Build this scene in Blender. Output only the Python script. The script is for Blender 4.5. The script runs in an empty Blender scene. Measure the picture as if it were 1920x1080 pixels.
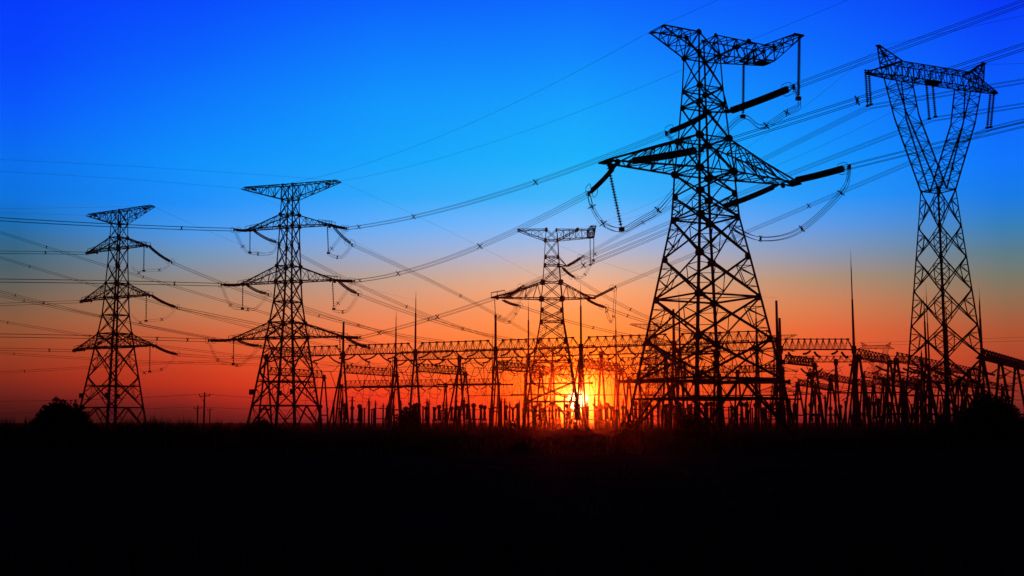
import bpy, math, random
from mathutils import Vector, Matrix
R = math.radians
random.seed(7)
sc = bpy.context.scene
col = sc.collection

# ------------------------------------------------------------------ camera
FPX = 2150.0                     # focal length in pixels of a 1920 px wide picture
PITCH = math.atan(253 / FPX)
CAMZ = 1.7
cp, sp = math.cos(PITCH), math.sin(PITCH)
cam = bpy.data.cameras.new('camera')
cam.sensor_width = 36
cam.lens = FPX / 1920 * 36
cam.clip_start = 0.1
cam.clip_end = 20000
camo = bpy.data.objects.new('camera', cam)
camo.location = (0, 0, CAMZ)
camo.rotation_euler = (R(90) + PITCH, 0, 0)
col.objects.link(camo)
sc.camera = camo

def ray(px, py):
    u, v = px - 960, 540 - py
    return Vector((u, FPX * cp - v * sp, FPX * sp + v * cp))
def at(px, py, Y):
    """world point that lies Y metres out and is seen at (px, py) of the 1920x1080 photograph"""
    d = ray(px, py)
    return Vector((0, 0, CAMZ)) + d * (Y / d.y)
def proj(p):
    z = p.z - CAMZ
    zc = p.y * cp + z * sp
    return 960 + FPX * p.x / zc, 540 - FPX * (z * cp - p.y * sp) / zc

# ------------------------------------------------------------------ sky, sun, exposure
SUN_PX = (1083, 750)
sd = ray(*SUN_PX).normalized()
SUN_EL = math.asin(sd.z)
SUN_AZ = math.atan2(sd.x, sd.y)

def lin(c):
    return tuple((v / 255 / 12.92) if v / 255 <= 0.04045 else ((v / 255 + 0.055) / 1.055) ** 2.4 for v in c)

# dusk colours by height above the horizon, for six compass bearings
SKY = {
    15:   [(0, (0, 60, 255)), (100, (0, 70, 255)), (200, (0, 90, 255)), (300, (0, 112, 240)), (370, (0, 116, 225)), (420, (18, 108, 178)), (460, (48, 102, 134)), (500, (70, 98, 110)),
           (550, (106, 97, 84)), (600, (138, 91, 61)), (650, (152, 70, 42)), (700, (146, 49, 32)), (740, (106, 36, 31)), (765, (74, 26, 25)), (793, (46, 19, 19))],
    345:  [(0, (0, 76, 255)), (100, (0, 98, 255)), (200, (0, 123, 255)), (300, (0, 146, 255)), (380, (18, 145, 255)), (430, (64, 154, 240)), (480, (112, 150, 185)), (530, (150, 138, 124)),
           (580, (188, 127, 90)), (630, (205, 96, 58)), (680, (207, 69, 40)), (720, (195, 54, 32)), (745, (152, 42, 34)), (770, (98, 31, 29)), (793, (62, 24, 24))],
    715:  [(0, (0, 98, 255)), (100, (0, 127, 255)), (200, (0, 152, 255)), (300, (0, 166, 255)), (370, (38, 170, 255)), (420, (90, 176, 255)), (470, (142, 175, 220)), (520, (188, 165, 150)),
           (570, (223, 149, 111)), (620, (250, 130, 76)), (670, (255, 103, 50)), (715, (255, 80, 39)), (750, (243, 57, 33)), (775, (186, 46, 42)), (793, (112, 34, 34))],
    1085: [(0, (0, 106, 255)), (100, (0, 135, 255)), (200, (0, 163, 255)), (300, (0, 180, 255)), (370, (54, 184, 255)), (420, (122, 190, 255)), (465, (172, 190, 222)), (505, (215, 186, 168)),
           (545, (252, 172, 120)), (590, (255, 154, 84)), (640, (255, 138, 50)), (690, (255, 122, 32)), (730, (255, 100, 22)), (760, (250, 66, 16)), (793, (200, 26, 14))],
    1555: [(0, (0, 86, 255)), (100, (0, 110, 255)), (200, (0, 133, 255)), (300, (0, 150, 255)), (370, (26, 154, 255)), (420, (86, 156, 235)), (470, (130, 154, 186)), (520, (172, 146, 122)),
           (570, (211, 131, 88)), (620, (232, 106, 60)), (670, (240, 89, 48)), (715, (230, 72, 42)), (750, (206, 58, 40)), (775, (156, 46, 42)), (793, (98, 32, 32))],
    1895: [(0, (0, 58, 250)), (100, (0, 80, 255)), (200, (0, 102, 255)), (300, (0, 118, 255)), (370, (12, 124, 230)), (420, (46, 128, 190)), (470, (85, 126, 142)), (520, (120, 122, 106)),
           (570, (149, 109, 79)), (620, (174, 87, 53)), (670, (177, 71, 44)), (715, (162, 57, 38)), (750, (134, 49, 41)), (775, (104, 37, 34)), (793, (70, 27, 27))],
}
E0, E1 = R(-2.0), R(34.0)
w = bpy.data.worlds.new('World')
sc.world = w
w.use_nodes = True
nt = w.node_tree
nt.nodes.clear()
N, L = nt.nodes, nt.links
def node(t, **k):
    n = N.new(t)
    for a, b in k.items():
        setattr(n, a, b)
    return n
def mth(op, a, b=None, c=None, clamp=False):
    n = node('ShaderNodeMath', operation=op, use_clamp=clamp)
    for i, v in enumerate((a, b, c)):
        if v is None:
            continue
        if isinstance(v, (int, float)):
            n.inputs[i].default_value = v
        else:
            L.new(v, n.inputs[i])
    return n.outputs[0]
def mixc(f, a, b, blend='MIX'):
    n = node('ShaderNodeMix', data_type='RGBA', blend_type=blend, clamp_factor=True)
    for i, v in ((0, f), (6, a), (7, b)):
        if isinstance(v, (int, float)):
            n.inputs[i].default_value = v
        elif isinstance(v, tuple):
            n.inputs[i].default_value = (*v, 1) if len(v) == 3 else v
        else:
            L.new(v, n.inputs[i])
    return n.outputs[2]
tc = node('ShaderNodeTexCoord')
nrm = node('ShaderNodeVectorMath', operation='NORMALIZE')
L.new(tc.outputs['Generated'], nrm.inputs[0])
sep = node('ShaderNodeSeparateXYZ')
L.new(nrm.outputs[0], sep.inputs[0])
elev = mth('ARCSINE', sep.outputs[2])
az = mth('ARCTAN2', sep.outputs[0], sep.outputs[1])
ef = mth('DIVIDE', mth('SUBTRACT', elev, E0), E1 - E0, clamp=True)
prev, prev_az = None, None
for px, stops in sorted(SKY.items()):
    rp = node('ShaderNodeValToRGB')
    L.new(ef, rp.inputs[0])
    pts = []
    for y, c in stops:
        d = ray(px, y).normalized()
        pts.append(((math.asin(d.z) - E0) / (E1 - E0), lin(c)))
    top = lin(stops[0][1])
    pts.append((1.0, (0.0, top[1] * 0.30, top[2] * 0.35)))
    pts.append((0.0, (0.012, 0.003, 0.003)))
    pts.sort()
    cr = rp.color_ramp
    cr.interpolation = 'LINEAR'
    while len(cr.elements) < len(pts):
        cr.elements.new(0.5)
    for e, (p, c) in zip(cr.elements, pts):
        e.position = p
    for e, (p, c) in zip(cr.elements, pts):
        e.color = (*c, 1)
    dd = ray(px, 700)
    a = math.atan2(dd.x, dd.y)
    if prev is None:
        prev = rp.outputs[0]
    else:
        t = node('ShaderNodeMapRange', interpolation_type='LINEAR', clamp=True)
        L.new(az, t.inputs[0])
        t.inputs[1].default_value = prev_az
        t.inputs[2].default_value = a
        prev = mixc(t.outputs[0], prev, rp.outputs[0])
    prev_az = a
# the sky away from the sunset sinks into dusk
aw = node('ShaderNodeMapRange', interpolation_type='SMOOTHSTEP', clamp=True)
L.new(mth('ABSOLUTE', mth('SUBTRACT', az, SUN_AZ)), aw.inputs[0])
aw.inputs[1].default_value = R(34)
aw.inputs[2].default_value = R(80)
prev = mixc(aw.outputs[0], prev, (0.0016, 0.0015, 0.0024))
ze = node('ShaderNodeMapRange', interpolation_type='SMOOTHSTEP', clamp=True)
L.new(elev, ze.inputs[0])
ze.inputs[1].default_value = R(27)
ze.inputs[2].default_value = R(55)
prev = mixc(ze.outputs[0], prev, (0.0016, 0.0018, 0.004))
# glow round the sun and the sun itself
dt = node('ShaderNodeVectorMath', operation='DOT_PRODUCT')
L.new(nrm.outputs[0], dt.inputs[0])
dt.inputs[1].default_value = sd
ang = mth('ARCCOSINE', mth('MINIMUM', dt.outputs['Value'], 1.0))
def gauss(sig, amp):
    q = mth('DIVIDE', ang, R(sig))
    return mth('MULTIPLY', mth('EXPONENT', mth('MULTIPLY', mth('MULTIPLY', q, q), -1.0)), amp)
def mulc(fac, c):
    n = node('ShaderNodeVectorMath', operation='SCALE')
    n.inputs[0].default_value = c
    L.new(fac, n.inputs['Scale'])
    return n.outputs[0]
def addcol(base, fac, c):
    return mixc(1.0, base, mulc(fac, c), 'ADD')
prev = addcol(prev, gauss(2.6, 0.85), (0.22, 0.17, 0.0))
prev = addcol(prev, gauss(1.25, 1.0), (0.5, 0.42, 0.02))
prev = addcol(prev, gauss(0.62, 1.5), (1.0, 0.75, 0.3))
disc = node('ShaderNodeMapRange', interpolation_type='SMOOTHSTEP', clamp=True)
L.new(ang, disc.inputs[0])
disc.inputs[1].default_value = R(0.54)
disc.inputs[2].default_value = R(0.44)
prev = addcol(prev, disc.outputs[0], (6.0, 4.6, 2.2))
sky = node('ShaderNodeTexSky', sky_type='NISHITA')
sky.sun_disc = False
sky.sun_elevation = SUN_EL
sky.sun_rotation = SUN_AZ
sky.dust_density = 3.0
bg1 = node('ShaderNodeBackground')
L.new(prev, bg1.inputs[0])
bg1.inputs[1].default_value = 1.0
bg2 = node('ShaderNodeBackground')
L.new(sky.outputs[0], bg2.inputs[0])
bg2.inputs[1].default_value = 0.0015
add = node('ShaderNodeAddShader')
L.new(bg1.outputs[0], add.inputs[0])
L.new(bg2.outputs[0], add.inputs[1])
out = node('ShaderNodeOutputWorld')
L.new(add.outputs[0], out.inputs[0])

sun = bpy.data.lights.new('sun', 'SUN')
sun.energy = 0.5
sun.angle = R(0.5)
sun.color = (1.0, 0.22, 0.04)
suno = bpy.data.objects.new('sun', sun)
suno.rotation_euler = sd.to_track_quat('Z', 'Y').to_euler()
suno.location = sd * 3000
col.objects.link(suno)

sc.view_settings.view_transform = 'Standard'
sc.view_settings.look = 'None'
sc.view_settings.exposure = 0
sc.view_settings.gamma = 1
sc.view_settings.use_curve_mapping = False
sc.cycles.volume_bounces = 0
sc.cycles.max_bounces = 4

# ------------------------------------------------------------------ materials
def material(name, c1, c2, rough=0.9, metal=0.0, scale=3.0, spec=0.04, bump=0.0):
    m = bpy.data.materials.new(name)
    m.use_nodes = True
    t = m.node_tree
    b = t.nodes['Principled BSDF']
    b.inputs['Roughness'].default_value = rough
    b.inputs['Metallic'].default_value = metal
    b.inputs['Specular IOR Level'].default_value = spec
    g = t.nodes.new('ShaderNodeNewGeometry')
    nz = t.nodes.new('ShaderNodeTexNoise')
    nz.inputs['Scale'].default_value = scale
    nz.inputs['Detail'].default_value = 5
    t.links.new(g.outputs['Position'], nz.inputs['Vector'])
    r = t.nodes.new('ShaderNodeValToRGB')
    r.color_ramp.elements[0].position = 0.35
    r.color_ramp.elements[0].color = (*c1, 1)
    r.color_ramp.elements[1].position = 0.65
    r.color_ramp.elements[1].color = (*c2, 1)
    t.links.new(nz.outputs['Fac'], r.inputs[0])
    t.links.new(r.outputs[0], b.inputs['Base Color'])
    if bump:
        bp = t.nodes.new('ShaderNodeBump')
        bp.inputs['Strength'].default_value = bump
        t.links.new(nz.outputs['Fac'], bp.inputs['Height'])
        t.links.new(bp.outputs[0], b.inputs['Normal'])
    return m
M_STEEL = material('weathered_steel', (0.060, 0.060, 0.062), (0.110, 0.108, 0.104), scale=1.5)
M_PORC = material('brown_porcelain', (0.030, 0.014, 0.010), (0.050, 0.022, 0.014), rough=0.6)
M_WIRE = material('oxidised_aluminium', (0.050, 0.050, 0.050), (0.075, 0.075, 0.075))
M_CONC = material('concrete', (0.12, 0.115, 0.105), (0.20, 0.19, 0.175), scale=0.8, bump=0.2)
M_WOOD = material('weathered_wood', (0.055, 0.040, 0.028), (0.085, 0.062, 0.045), scale=6)
M_LEAF = material('dusk_leaf', (0.022, 0.034, 0.012), (0.05, 0.07, 0.026), scale=0.8)
M_BARK = material('bark', (0.035, 0.026, 0.018), (0.06, 0.045, 0.032), scale=8)
M_GRASS = material('dry_grass', (0.030, 0.032, 0.012), (0.065, 0.055, 0.025), scale=0.5)
M_SOIL = material('dark_soil', (0.012, 0.010, 0.008), (0.034, 0.026, 0.018), rough=1.0, scale=0.35, spec=0.0, bump=0.35)
M_PLATE = material('painted_plate', (0.05, 0.06, 0.09), (0.07, 0.08, 0.11), rough=0.7)

# ------------------------------------------------------------------ mesh helpers
def V(*a):
    return Vector(a[0]) if len(a) == 1 else Vector(a)
class MB:
    def __init__(s):
        s.v, s.f = [], []
    def _frame(s, d):
        d = d.normalized()
        up = Vector((0, 0, 1)) if abs(d.z) < 0.9 else Vector((1, 0, 0))
        x = d.cross(up).normalized()
        return d, x, x.cross(d).normalized()
    def prism(s, p, q, sect, frame=None):
        """sweep a 2-D section from p to q"""
        p, q = V(p), V(q)
        if (q - p).length < 1e-5:
            return
        d, x, y = frame or s._frame(q - p)
        n, b = len(sect), len(s.v)
        for c in (p, q):
            for a, e in sect:
                s.v.append(c + x * a + y * e)
        for i in range(n):
            j = (i + 1) % n
            s.f.append((b + i, b + j, b + n + j, b + n + i))
        s.f.append(tuple(b + i for i in range(n - 1, -1, -1)))
        s.f.append(tuple(b + n + i for i in range(n)))
    def bar(s, p, q, w, h=None):
        a, e = w / 2, (h or w) / 2
        s.prism(p, q, ((-a, -e), (a, -e), (a, e), (-a, e)))
    def angle(s, p, q, w):
        """steel angle section"""
        t, a = w * 0.22, w / 2
        s.prism(p, q, ((-a, -a), (a, -a), (a, -a + t), (-a + t, -a + t), (-a + t, a), (-a, a)))
    def tube(s, pts, r, n=6, closed=False):
        pts = [V(p) for p in pts]
        b, m = len(s.v), len(pts)
        for i, p in enumerate(pts):
            rr = r[i] if isinstance(r, (list, tuple)) else r
            if closed:
                d = pts[(i + 1) % m] - pts[i - 1]
            else:
                d = pts[min(i + 1, m - 1)] - pts[max(i - 1, 0)]
            d, x, y = s._frame(d)
            for k in range(n):
                t = 2 * math.pi * k / n
                s.v.append(p + x * math.cos(t) * rr + y * math.sin(t) * rr)
        for i in range(m if closed else m - 1):
            j = (i + 1) % m
            for k in range(n):
                l = (k + 1) % n
                s.f.append((b + i * n + k, b + i * n + l, b + j * n + l, b + j * n + k))
        if not closed:
            s.f.append(tuple(b + k for k in range(n - 1, -1, -1)))
            s.f.append(tuple(b + (m - 1) * n + k for k in range(n)))
    def box(s, c, dx, dy, dz, rz=0.0):
        c = V(c)
        ca, sa = math.cos(rz), math.sin(rz)
        b = len(s.v)
        for x, y, z in ((-1, -1, -1), (1, -1, -1), (1, 1, -1), (-1, 1, -1), (-1, -1, 1), (1, -1, 1), (1, 1, 1), (-1, 1, 1)):
            x, y, z = x * dx / 2, y * dy / 2, z * dz / 2
            s.v.append(c + V(x * ca - y * sa, x * sa + y * ca, z))
        for f in ((0, 3, 2, 1), (4, 5, 6, 7), (0, 1, 5, 4), (1, 2, 6, 5), (2, 3, 7, 6), (3, 0, 4, 7)):
            s.f.append(tuple(b + i for i in f))
    def gusset(s, c, n, r, t=0.03):
        """octagonal connection plate, normal n"""
        n, x, y = s._frame(V(n))
        o = [(r * math.cos(R(22.5 + 45 * k)), r * math.sin(R(22.5 + 45 * k))) for k in range(8)]
        s.prism(V(c) - n * t / 2, V(c) + n * t / 2, o)
    def mesh(s, name):
        me = bpy.data.meshes.new(name)
        me.from_pydata([tuple(v) for v in s.v], [], s.f)
        return me
    def build(s, name, mat, parent=None, smooth=False):
        me = s.mesh(name)
        me.materials.append(mat)
        if smooth:
            me.polygons.foreach_set('use_smooth', [True] * len(me.polygons))
        o = bpy.data.objects.new(name, me)
        col.objects.link(o)
        if parent:
            o.parent = parent
        return o
def tag(o, label=None, cat=None, group=None, kind=None):
    for k, v in (('label', label), ('category', cat), ('group', group), ('kind', kind)):
        if v:
            o[k] = v
    return o
def thing(name, label, cat, loc=(0, 0, 0), rz=0.0, group=None):
    o = bpy.data.objects.new(name, None)
    o.empty_display_size = 0.5
    o.location = loc
    o.rotation_euler = (0, 0, rz)
    col.objects.link(o)
    return tag(o, label, cat, group)
def dup(root, label, loc, rz, group=None, scale=None):
    r = root.copy()
    col.objects.link(r)
    r.location = loc
    r.rotation_euler = (0, 0, rz)
    if scale:
        r.scale = (scale,) * 3
    r['label'] = label
    if group:
        r['group'] = group
    elif 'group' in r:
        del r['group']
    for ch in [c for c in root.children]:
        c = ch.copy()
        col.objects.link(c)
        c.parent = r
        for g in [g for g in ch.children]:
            d = g.copy()
            col.objects.link(d)
            d.parent = c
    return r
def lerp(a, b, t):
    return V(a) + (V(b) - V(a)) * t

# ------------------------------------------------------------------ ground
def make_ground():
    mb = MB()
    xs = [-9000, -3000, -900, -300, -150, -100, -75, -50, -40, -30, -20, -10, 0, 10, 20, 30, 40, 50, 75, 100, 150, 300, 900, 3000, 9000]
    ys = [-300, -60, -20, -5, 0, 5, 10, 15, 20, 26, 32, 40, 50, 60, 75, 90, 110, 140, 200, 300, 600, 1500, 5000, 15000]
    rnd = random.Random(3)
    for y in ys:
        for x in xs:
            z = 0.0
            if abs(x) < 150 and 5 <= y < 110:
                z = rnd.uniform(-0.12, 0.12)
            mb.v.append(V(x, y, z))
    n = len(xs)
    for j in range(len(ys) - 1):
        for i in range(n - 1):
            a = j * n + i
            mb.f.append((a, a + 1, a + n + 1, a + n))
    o = mb.build('ground', M_SOIL, smooth=True)
    tag(o, kind='structure')
make_ground()

# ------------------------------------------------------------------ lattice helpers
def face_panel(mb, a0, a1, b0, b1, w, sec=0.0):
    """X bracing of one trapezoid face a0-a1 (bottom) to b0-b1 (top); sec>0 adds redundant members"""
    mb.angle(a0, b1, w)
    mb.angle(a1, b0, w)
    if sec:
        for lo, hi, d_lo, d_hi in ((a0, b0, b1, a1), (a1, b1, b0, a0)):
            m = lerp(lo, hi, 0.5)
            q1 = lerp(lo, d_lo, 0.27)
            q2 = lerp(hi, d_hi, 0.27)
            mb.bar(m, q1, sec)
            mb.bar(m, q2, sec)
            mb.bar(q1, q2, sec * 0.8)
            mb.bar(lerp(lo, hi, 0.24), q1, sec * 0.8)
            mb.bar(lerp(lo, hi, 0.76), q2, sec * 0.8)
def quad(z, wx, wy=None):
    wy = wx if wy is None else wy
    return [V(-wx, -wy, z), V(wx, -wy, z), V(wx, wy, z), V(-wx, wy, z)]
def truss(mb, A, B, n, wc, wb, ends=True, faces=(0, 1, 2, 3), tri=False):
    """box truss between the quads (or triangles) A and B with n panels"""
    m = len(A)
    for i in range(m):
        mb.angle(A[i], B[i], wc)
    for k in range(n):
        t0, t1 = k / n, (k + 1) / n
        S0 = [lerp(A[i], B[i], t0) for i in range(m)]
        S1 = [lerp(A[i], B[i], t1) for i in range(m)]
        for i in range(m):
            j = (i + 1) % m
            if (k + i) % 2:
                mb.bar(S0[i], S1[j], wb)
            else:
                mb.bar(S0[j], S1[i], wb)
            if k or ends:
                mb.bar(S0[i], S0[j], wb)
    if ends:
        for i in range(m):
            mb.bar(B[i], B[(i + 1) % m], wb)
def zpos(levels, z):
    for (z0, w0), (z1, w1) in zip(levels, levels[1:]):
        if z0 >= z >= z1 or z0 <= z <= z1:
            return w0 + (w1 - w0) * (z - z0) / (z1 - z0)
    return levels[0][1]
def build_body(root, levels, rings, wleg, wdia, wsec, sec_from, gus):
    """square tapering body: four legs and the bracing between them. levels run from the top down"""
    for i in range(4):
        mb = MB()
        for (z0, w0), (z1, w1) in zip(levels, levels[1:]):
            t = (levels[0][0] - z0) / levels[0][0]
            p_, q_ = quad(z0, w0)[i], quad(z1, w1)[i]
            f = (wleg[0] + (wleg[1] - wleg[0]) * t) * 0.9
            th = f * 0.28
            fx, fy = V(-1 if i in (1, 2) else 1, 0, 0), V(0, -1 if i in (2, 3) else 1, 0)
            h_ = -0.4 * f
            sect = tuple((a_ + h_, b_ + h_) for a_, b_ in ((0, 0), (f, 0), (f, th), (th, th), (th, f), (0, f)))
            mb.prism(p_ if (fx.x * fy.y) < 0 else q_, q_ if (fx.x * fy.y) < 0 else p_, sect, ((q_ - p_).normalized(), fx, fy))
        zb, wb_ = levels[-1]
        q = quad(zb, wb_)[i]
        mb.box(q + V(0, 0, 0.25), 0.9, 0.9, 0.7)
        mb.build('leg', M_STEEL, root)
    mb = MB()
    for k, ((z0, w0), (z1, w1)) in enumerate(zip(levels, levels[1:])):
        up, lo = quad(z0, w0), quad(z1, w1)
        t = (levels[0][0] - z0) / levels[0][0]
        wd = wdia[0] + (wdia[1] - wdia[0]) * t
        for i in range(4):
            j = (i + 1) % 4
            if k == len(levels) - 2:          # bottom panel: inverted V
                m = lerp(up[i], up[j], 0.5)
                mb.angle(lo[i], m, wd)
                mb.angle(lo[j], m, wd)
                for a, b in ((lo[i], up[i]), (lo[j], up[j])):
                    mb.bar(lerp(a, b, 0.5), lerp(a, m, 0.5), wsec)
                    mb.bar(b, lerp(a, m, 0.5), wsec)
            else:
                face_panel(mb, lo[i], lo[j], up[i], up[j], wd, wsec if k >= sec_from else 0.0)
        g = gus[0] + (gus[1] - gus[0]) * min(1.0, t * 3.2)
        for i in range(4):
            sx_, sy_ = (1 if i in (1, 2) else -1), (1 if i in (2, 3) else -1)
            mb.gusset(up[i] + V(-sx_ * g * 0.62, sy_ * 0.03, -g * 0.1), (0, 1, 0), g)
            mb.gusset(up[i] + V(sx_ * 0.03, -sy_ * g * 0.62, -g * 0.1), (1, 0, 0), g)
    for z in rings:
        w_ = zpos(levels, z)
        q = quad(z, w_)
        t = (levels[0][0] - z) / levels[0][0]
        wd = (wdia[0] + (wdia[1] - wdia[0]) * t)
        for i in range(4):
            mb.angle(q[i], q[(i + 1) % 4], wd)
        mb.bar(q[0], q[2], wsec)
        mb.bar(lerp(q[1], q[3], 0.002), lerp(q[1], q[3], 0.49), wsec)
        mb.bar(lerp(q[1], q[3], 0.51), q[3], wsec)
    mb.build('bracing', M_STEEL, root)
def taper_arm(root, sx, zb, zt, wb_, wt, tipx, tipz, tipw, n, wc, wb, hook=0.9, knee=(1.2, 0.22)):
    """cross-arm: two lower chords and two upper chords running out to a narrow tip"""
    mb = MB()
    lo = [V(sx * wb_, -wb_, zb), V(sx * wb_, wb_, zb)]
    up = [V(sx * wt, -wt, zt), V(sx * wt, wt, zt)]
    tl = [V(sx * tipx, -tipw, tipz), V(sx * tipx, tipw, tipz)]
    tu = [V(sx * (tipx - knee[0]), -tipw - 0.05 - 0.1 * knee[1], tipz + knee[1]), V(sx * (tipx - knee[0]), tipw + 0.05 + 0.1 * knee[1], tipz + knee[1])]
    for y in (-tipw, tipw) if hook else ():                # light hand-rail frame over the arm tip
        e0, e1 = V(sx * (tipx - 2.9), y, tipz + hook + 0.25), V(sx * tipx, y * 0.9, tipz + hook * 0.8)
        mb.bar(e0, e1, wb)
        mb.bar(e1, V(sx * tipx, y, tipz), wb)
        mb.bar(e0, lerp(lo[0 if y < 0 else 1], tl[0 if y < 0 else 1], 0.7), wb)
        mb.bar(lerp(e0, e1, 0.55), V(sx * (tipx - 1.2), y, tipz + 0.2), wb)
    for i in range(2):
        mb.angle(lo[i], tl[i], wc)
        mb.angle(up[i], tu[i], wc)
        mb.bar(tu[i], tl[i], wc * 0.8)
        for k in range(n):
            t0, t1 = k / n, (k + 1) / n
            a0, a1 = lerp(lo[i], tl[i], t0), lerp(lo[i], tl[i], t1)
            b0, b1 = lerp(up[i], tu[i], t0), lerp(up[i], tu[i], t1)
            if k:
                mb.bar(a0, b0, wb)
            if k % 2:
                mb.bar(b0, a1, wb)
            else:
                mb.bar(a0, b1, wb)
    for A, B, wx in ((lo, tl, wb), (up, tu, wb)):
        for k in range(n):
            t0, t1 = k / n, (k + 1) / n
            mb.bar(lerp(A[0], B[0], t1), lerp(A[1], B[1], t1), wx)
            if k % 2:
                mb.bar(lerp(A[0], B[0], t0), lerp(A[1], B[1], t1), wx)
            else:
                mb.bar(lerp(A[1], B[1], t0), lerp(A[0], B[0], t1), wx)
    # end plates that carry the strings
    mb.box((lo[0] + lo[1]) / 2 * 0 + V(sx * (tipx - 0.35), 0, tipz - 0.08), 0.9, tipw * 2 + 0.3, 0.16)
    for y in (-tipw, tipw):
        mb.gusset(V(sx * (tipx - 1.3), y * 1.25, tipz - 0.1), (0, 1, 0), 0.36)
    for p in lo + up:
        mb.gusset(p + V(sx * 0.12, 0, 0), (0, 1, 0), 0.36 * wc / 0.16)
    return mb.build('crossarm', M_STEEL, root)

# ------------------------------------------------------------------ tower kinds
STRAIN_LV = [(43.22, 1.14), (40.93, 1.37), (37.28, 1.53), (35.48, 1.66), (31.77, 1.92), (28.19, 2.24), (25.77, 2.36), (23.24, 2.52),
             (19.07, 3.22), (14.75, 3.93), (10.37, 4.64), (6.2, 5.31), (0, 6.3)]
def short_top_arm(t, ln):
    """flat top, lower chords climbing to a blunt edge"""
    mb = MB()
    A = [V(-1.37, -1.37, 40.93), V(-1.37, 1.37, 40.93), V(-1.14, 1.14, 43.22), V(-1.14, -1.14, 43.22)]
    B = [V(-ln, -1.2, 43.05), V(-ln, 1.2, 43.05), V(-ln, 1.2, 43.22), V(-ln, -1.2, 43.22)]
    truss(mb, A, B, 4, 0.125, 0.075)
    for p in A:
        mb.gusset(p, (0, 1, 0), 0.34)
    mb.gusset(B[0], (0, 0, 1), 0.25)
    mb.gusset(B[1], (0, 0, 1), 0.25)
    return mb.build('earthwire_arm', M_STEEL, t)
def make_strain_tower(label, loc, rz, group):
    """three-level angle tower: one short arm on top, a long box arm with an outrigger, one wide arm"""
    t = thing('lattice_pylon', label, 'pylon', loc, rz, group)
    build_body(t, STRAIN_LV, (40.93, 37.28, 35.48, 31.77, 28.19, 23.24, 14.75, 6.2, 4.2), (0.15, 0.36), (0.115, 0.24), 0.085, 6, (0.20, 0.40))
    for s in (-1, 1):
        taper_arm(t, s, 28.19, 31.77, 2.24, 1.92, 12.6, 28.15, 0.6, 6, 0.18, 0.085, 0, (3.9, 1.35))
    short_top_arm(t, 5.75)
    # top arm, right: box arm reaching 9 m, then an outrigger along the line
    mb = MB()
    A = [V(1.37, -1.37, 40.93), V(1.37, 1.37, 40.93), V(1.14, 1.14, 43.22), V(1.14, -1.14, 43.22)]
    B = [V(9.2, -0.9, 41.55), V(9.2, 0.9, 41.55), V(9.2, 0.9, 43.2), V(9.2, -0.9, 43.2)]
    truss(mb, A, B, 6, 0.13, 0.08)
    for y in (-1, 1):
        mb.angle(V(1.37, y * 1.37, 40.93), V(5.6, y * 1.03, 43.21), 0.2)
        mb.gusset(V(5.6, y * 1.03, 43.21), (0, 1, 0), 0.34)
        mb.gusset(V(9.2, y * 0.9, 43.2), (0, 1, 0), 0.27)
    C0 = [V(7.7, -0.9, 41.6), V(9.2, -0.9, 41.6), V(9.2, -0.9, 43.15), V(7.7, -0.9, 43.15)]
    C1 = [V(8.2, -5.4, 43.0), V(9.3, -5.4, 43.0), V(9.3, -5.4, 43.12), V(8.2, -5.4, 43.12)]
    truss(mb, C0, C1, 3, 0.12, 0.075)
    C0 = [V(7.7, 0.9, 41.6), V(9.2, 0.9, 41.6), V(9.2, 0.9, 43.15), V(7.7, 0.9, 43.15)]
    C1 = [V(8.1, 3.6, 42.6), V(8.9, 3.6, 42.6), V(8.9, 3.6, 42.72), V(8.1, 3.6, 42.72)]
    truss(mb, C0, C1, 2, 0.12, 0.075)
    mb.box(V(8.75, -5.5, 43.06), 1.3, 0.22, 0.2)
    mb.box(V(8.5, 3.65, 42.66), 1.0, 0.22, 0.2)
    mb.box(V(8.3, 0, 41.5), 1.7, 0.9, 0.12)
    mb.build('jumper_arm', M_STEEL, t)
    # short bracket carrying the strings of the top phase
    mb = MB()
    for y in (-1, 1):
        mb.angle(V(1.62, y * 1.62, 35.48), V(3.4, y * 0.25, 35.3), 0.2)
        mb.angle(V(1.5, y * 1.5, 37.28), V(3.2, y * 0.25, 35.4), 0.14)
    mb.box(V(3.3, 0, 35.3), 0.7, 0.8, 0.18)
    mb.box(V(1.9, 1.6, 35.4), 0.6, 0.5, 0.3)
    mb.build('string_bracket', M_STEEL, t)
    for x, y, z in ((5.25, -5.35, 7.9), (4.9, 5.1, 8.2)):
        mb = MB()
        mb.box(V(x, y, z), 0.75, 0.06, 0.5, R(-27))
        mb.build('warning_plate', M_PLATE, t)
    return t

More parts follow.
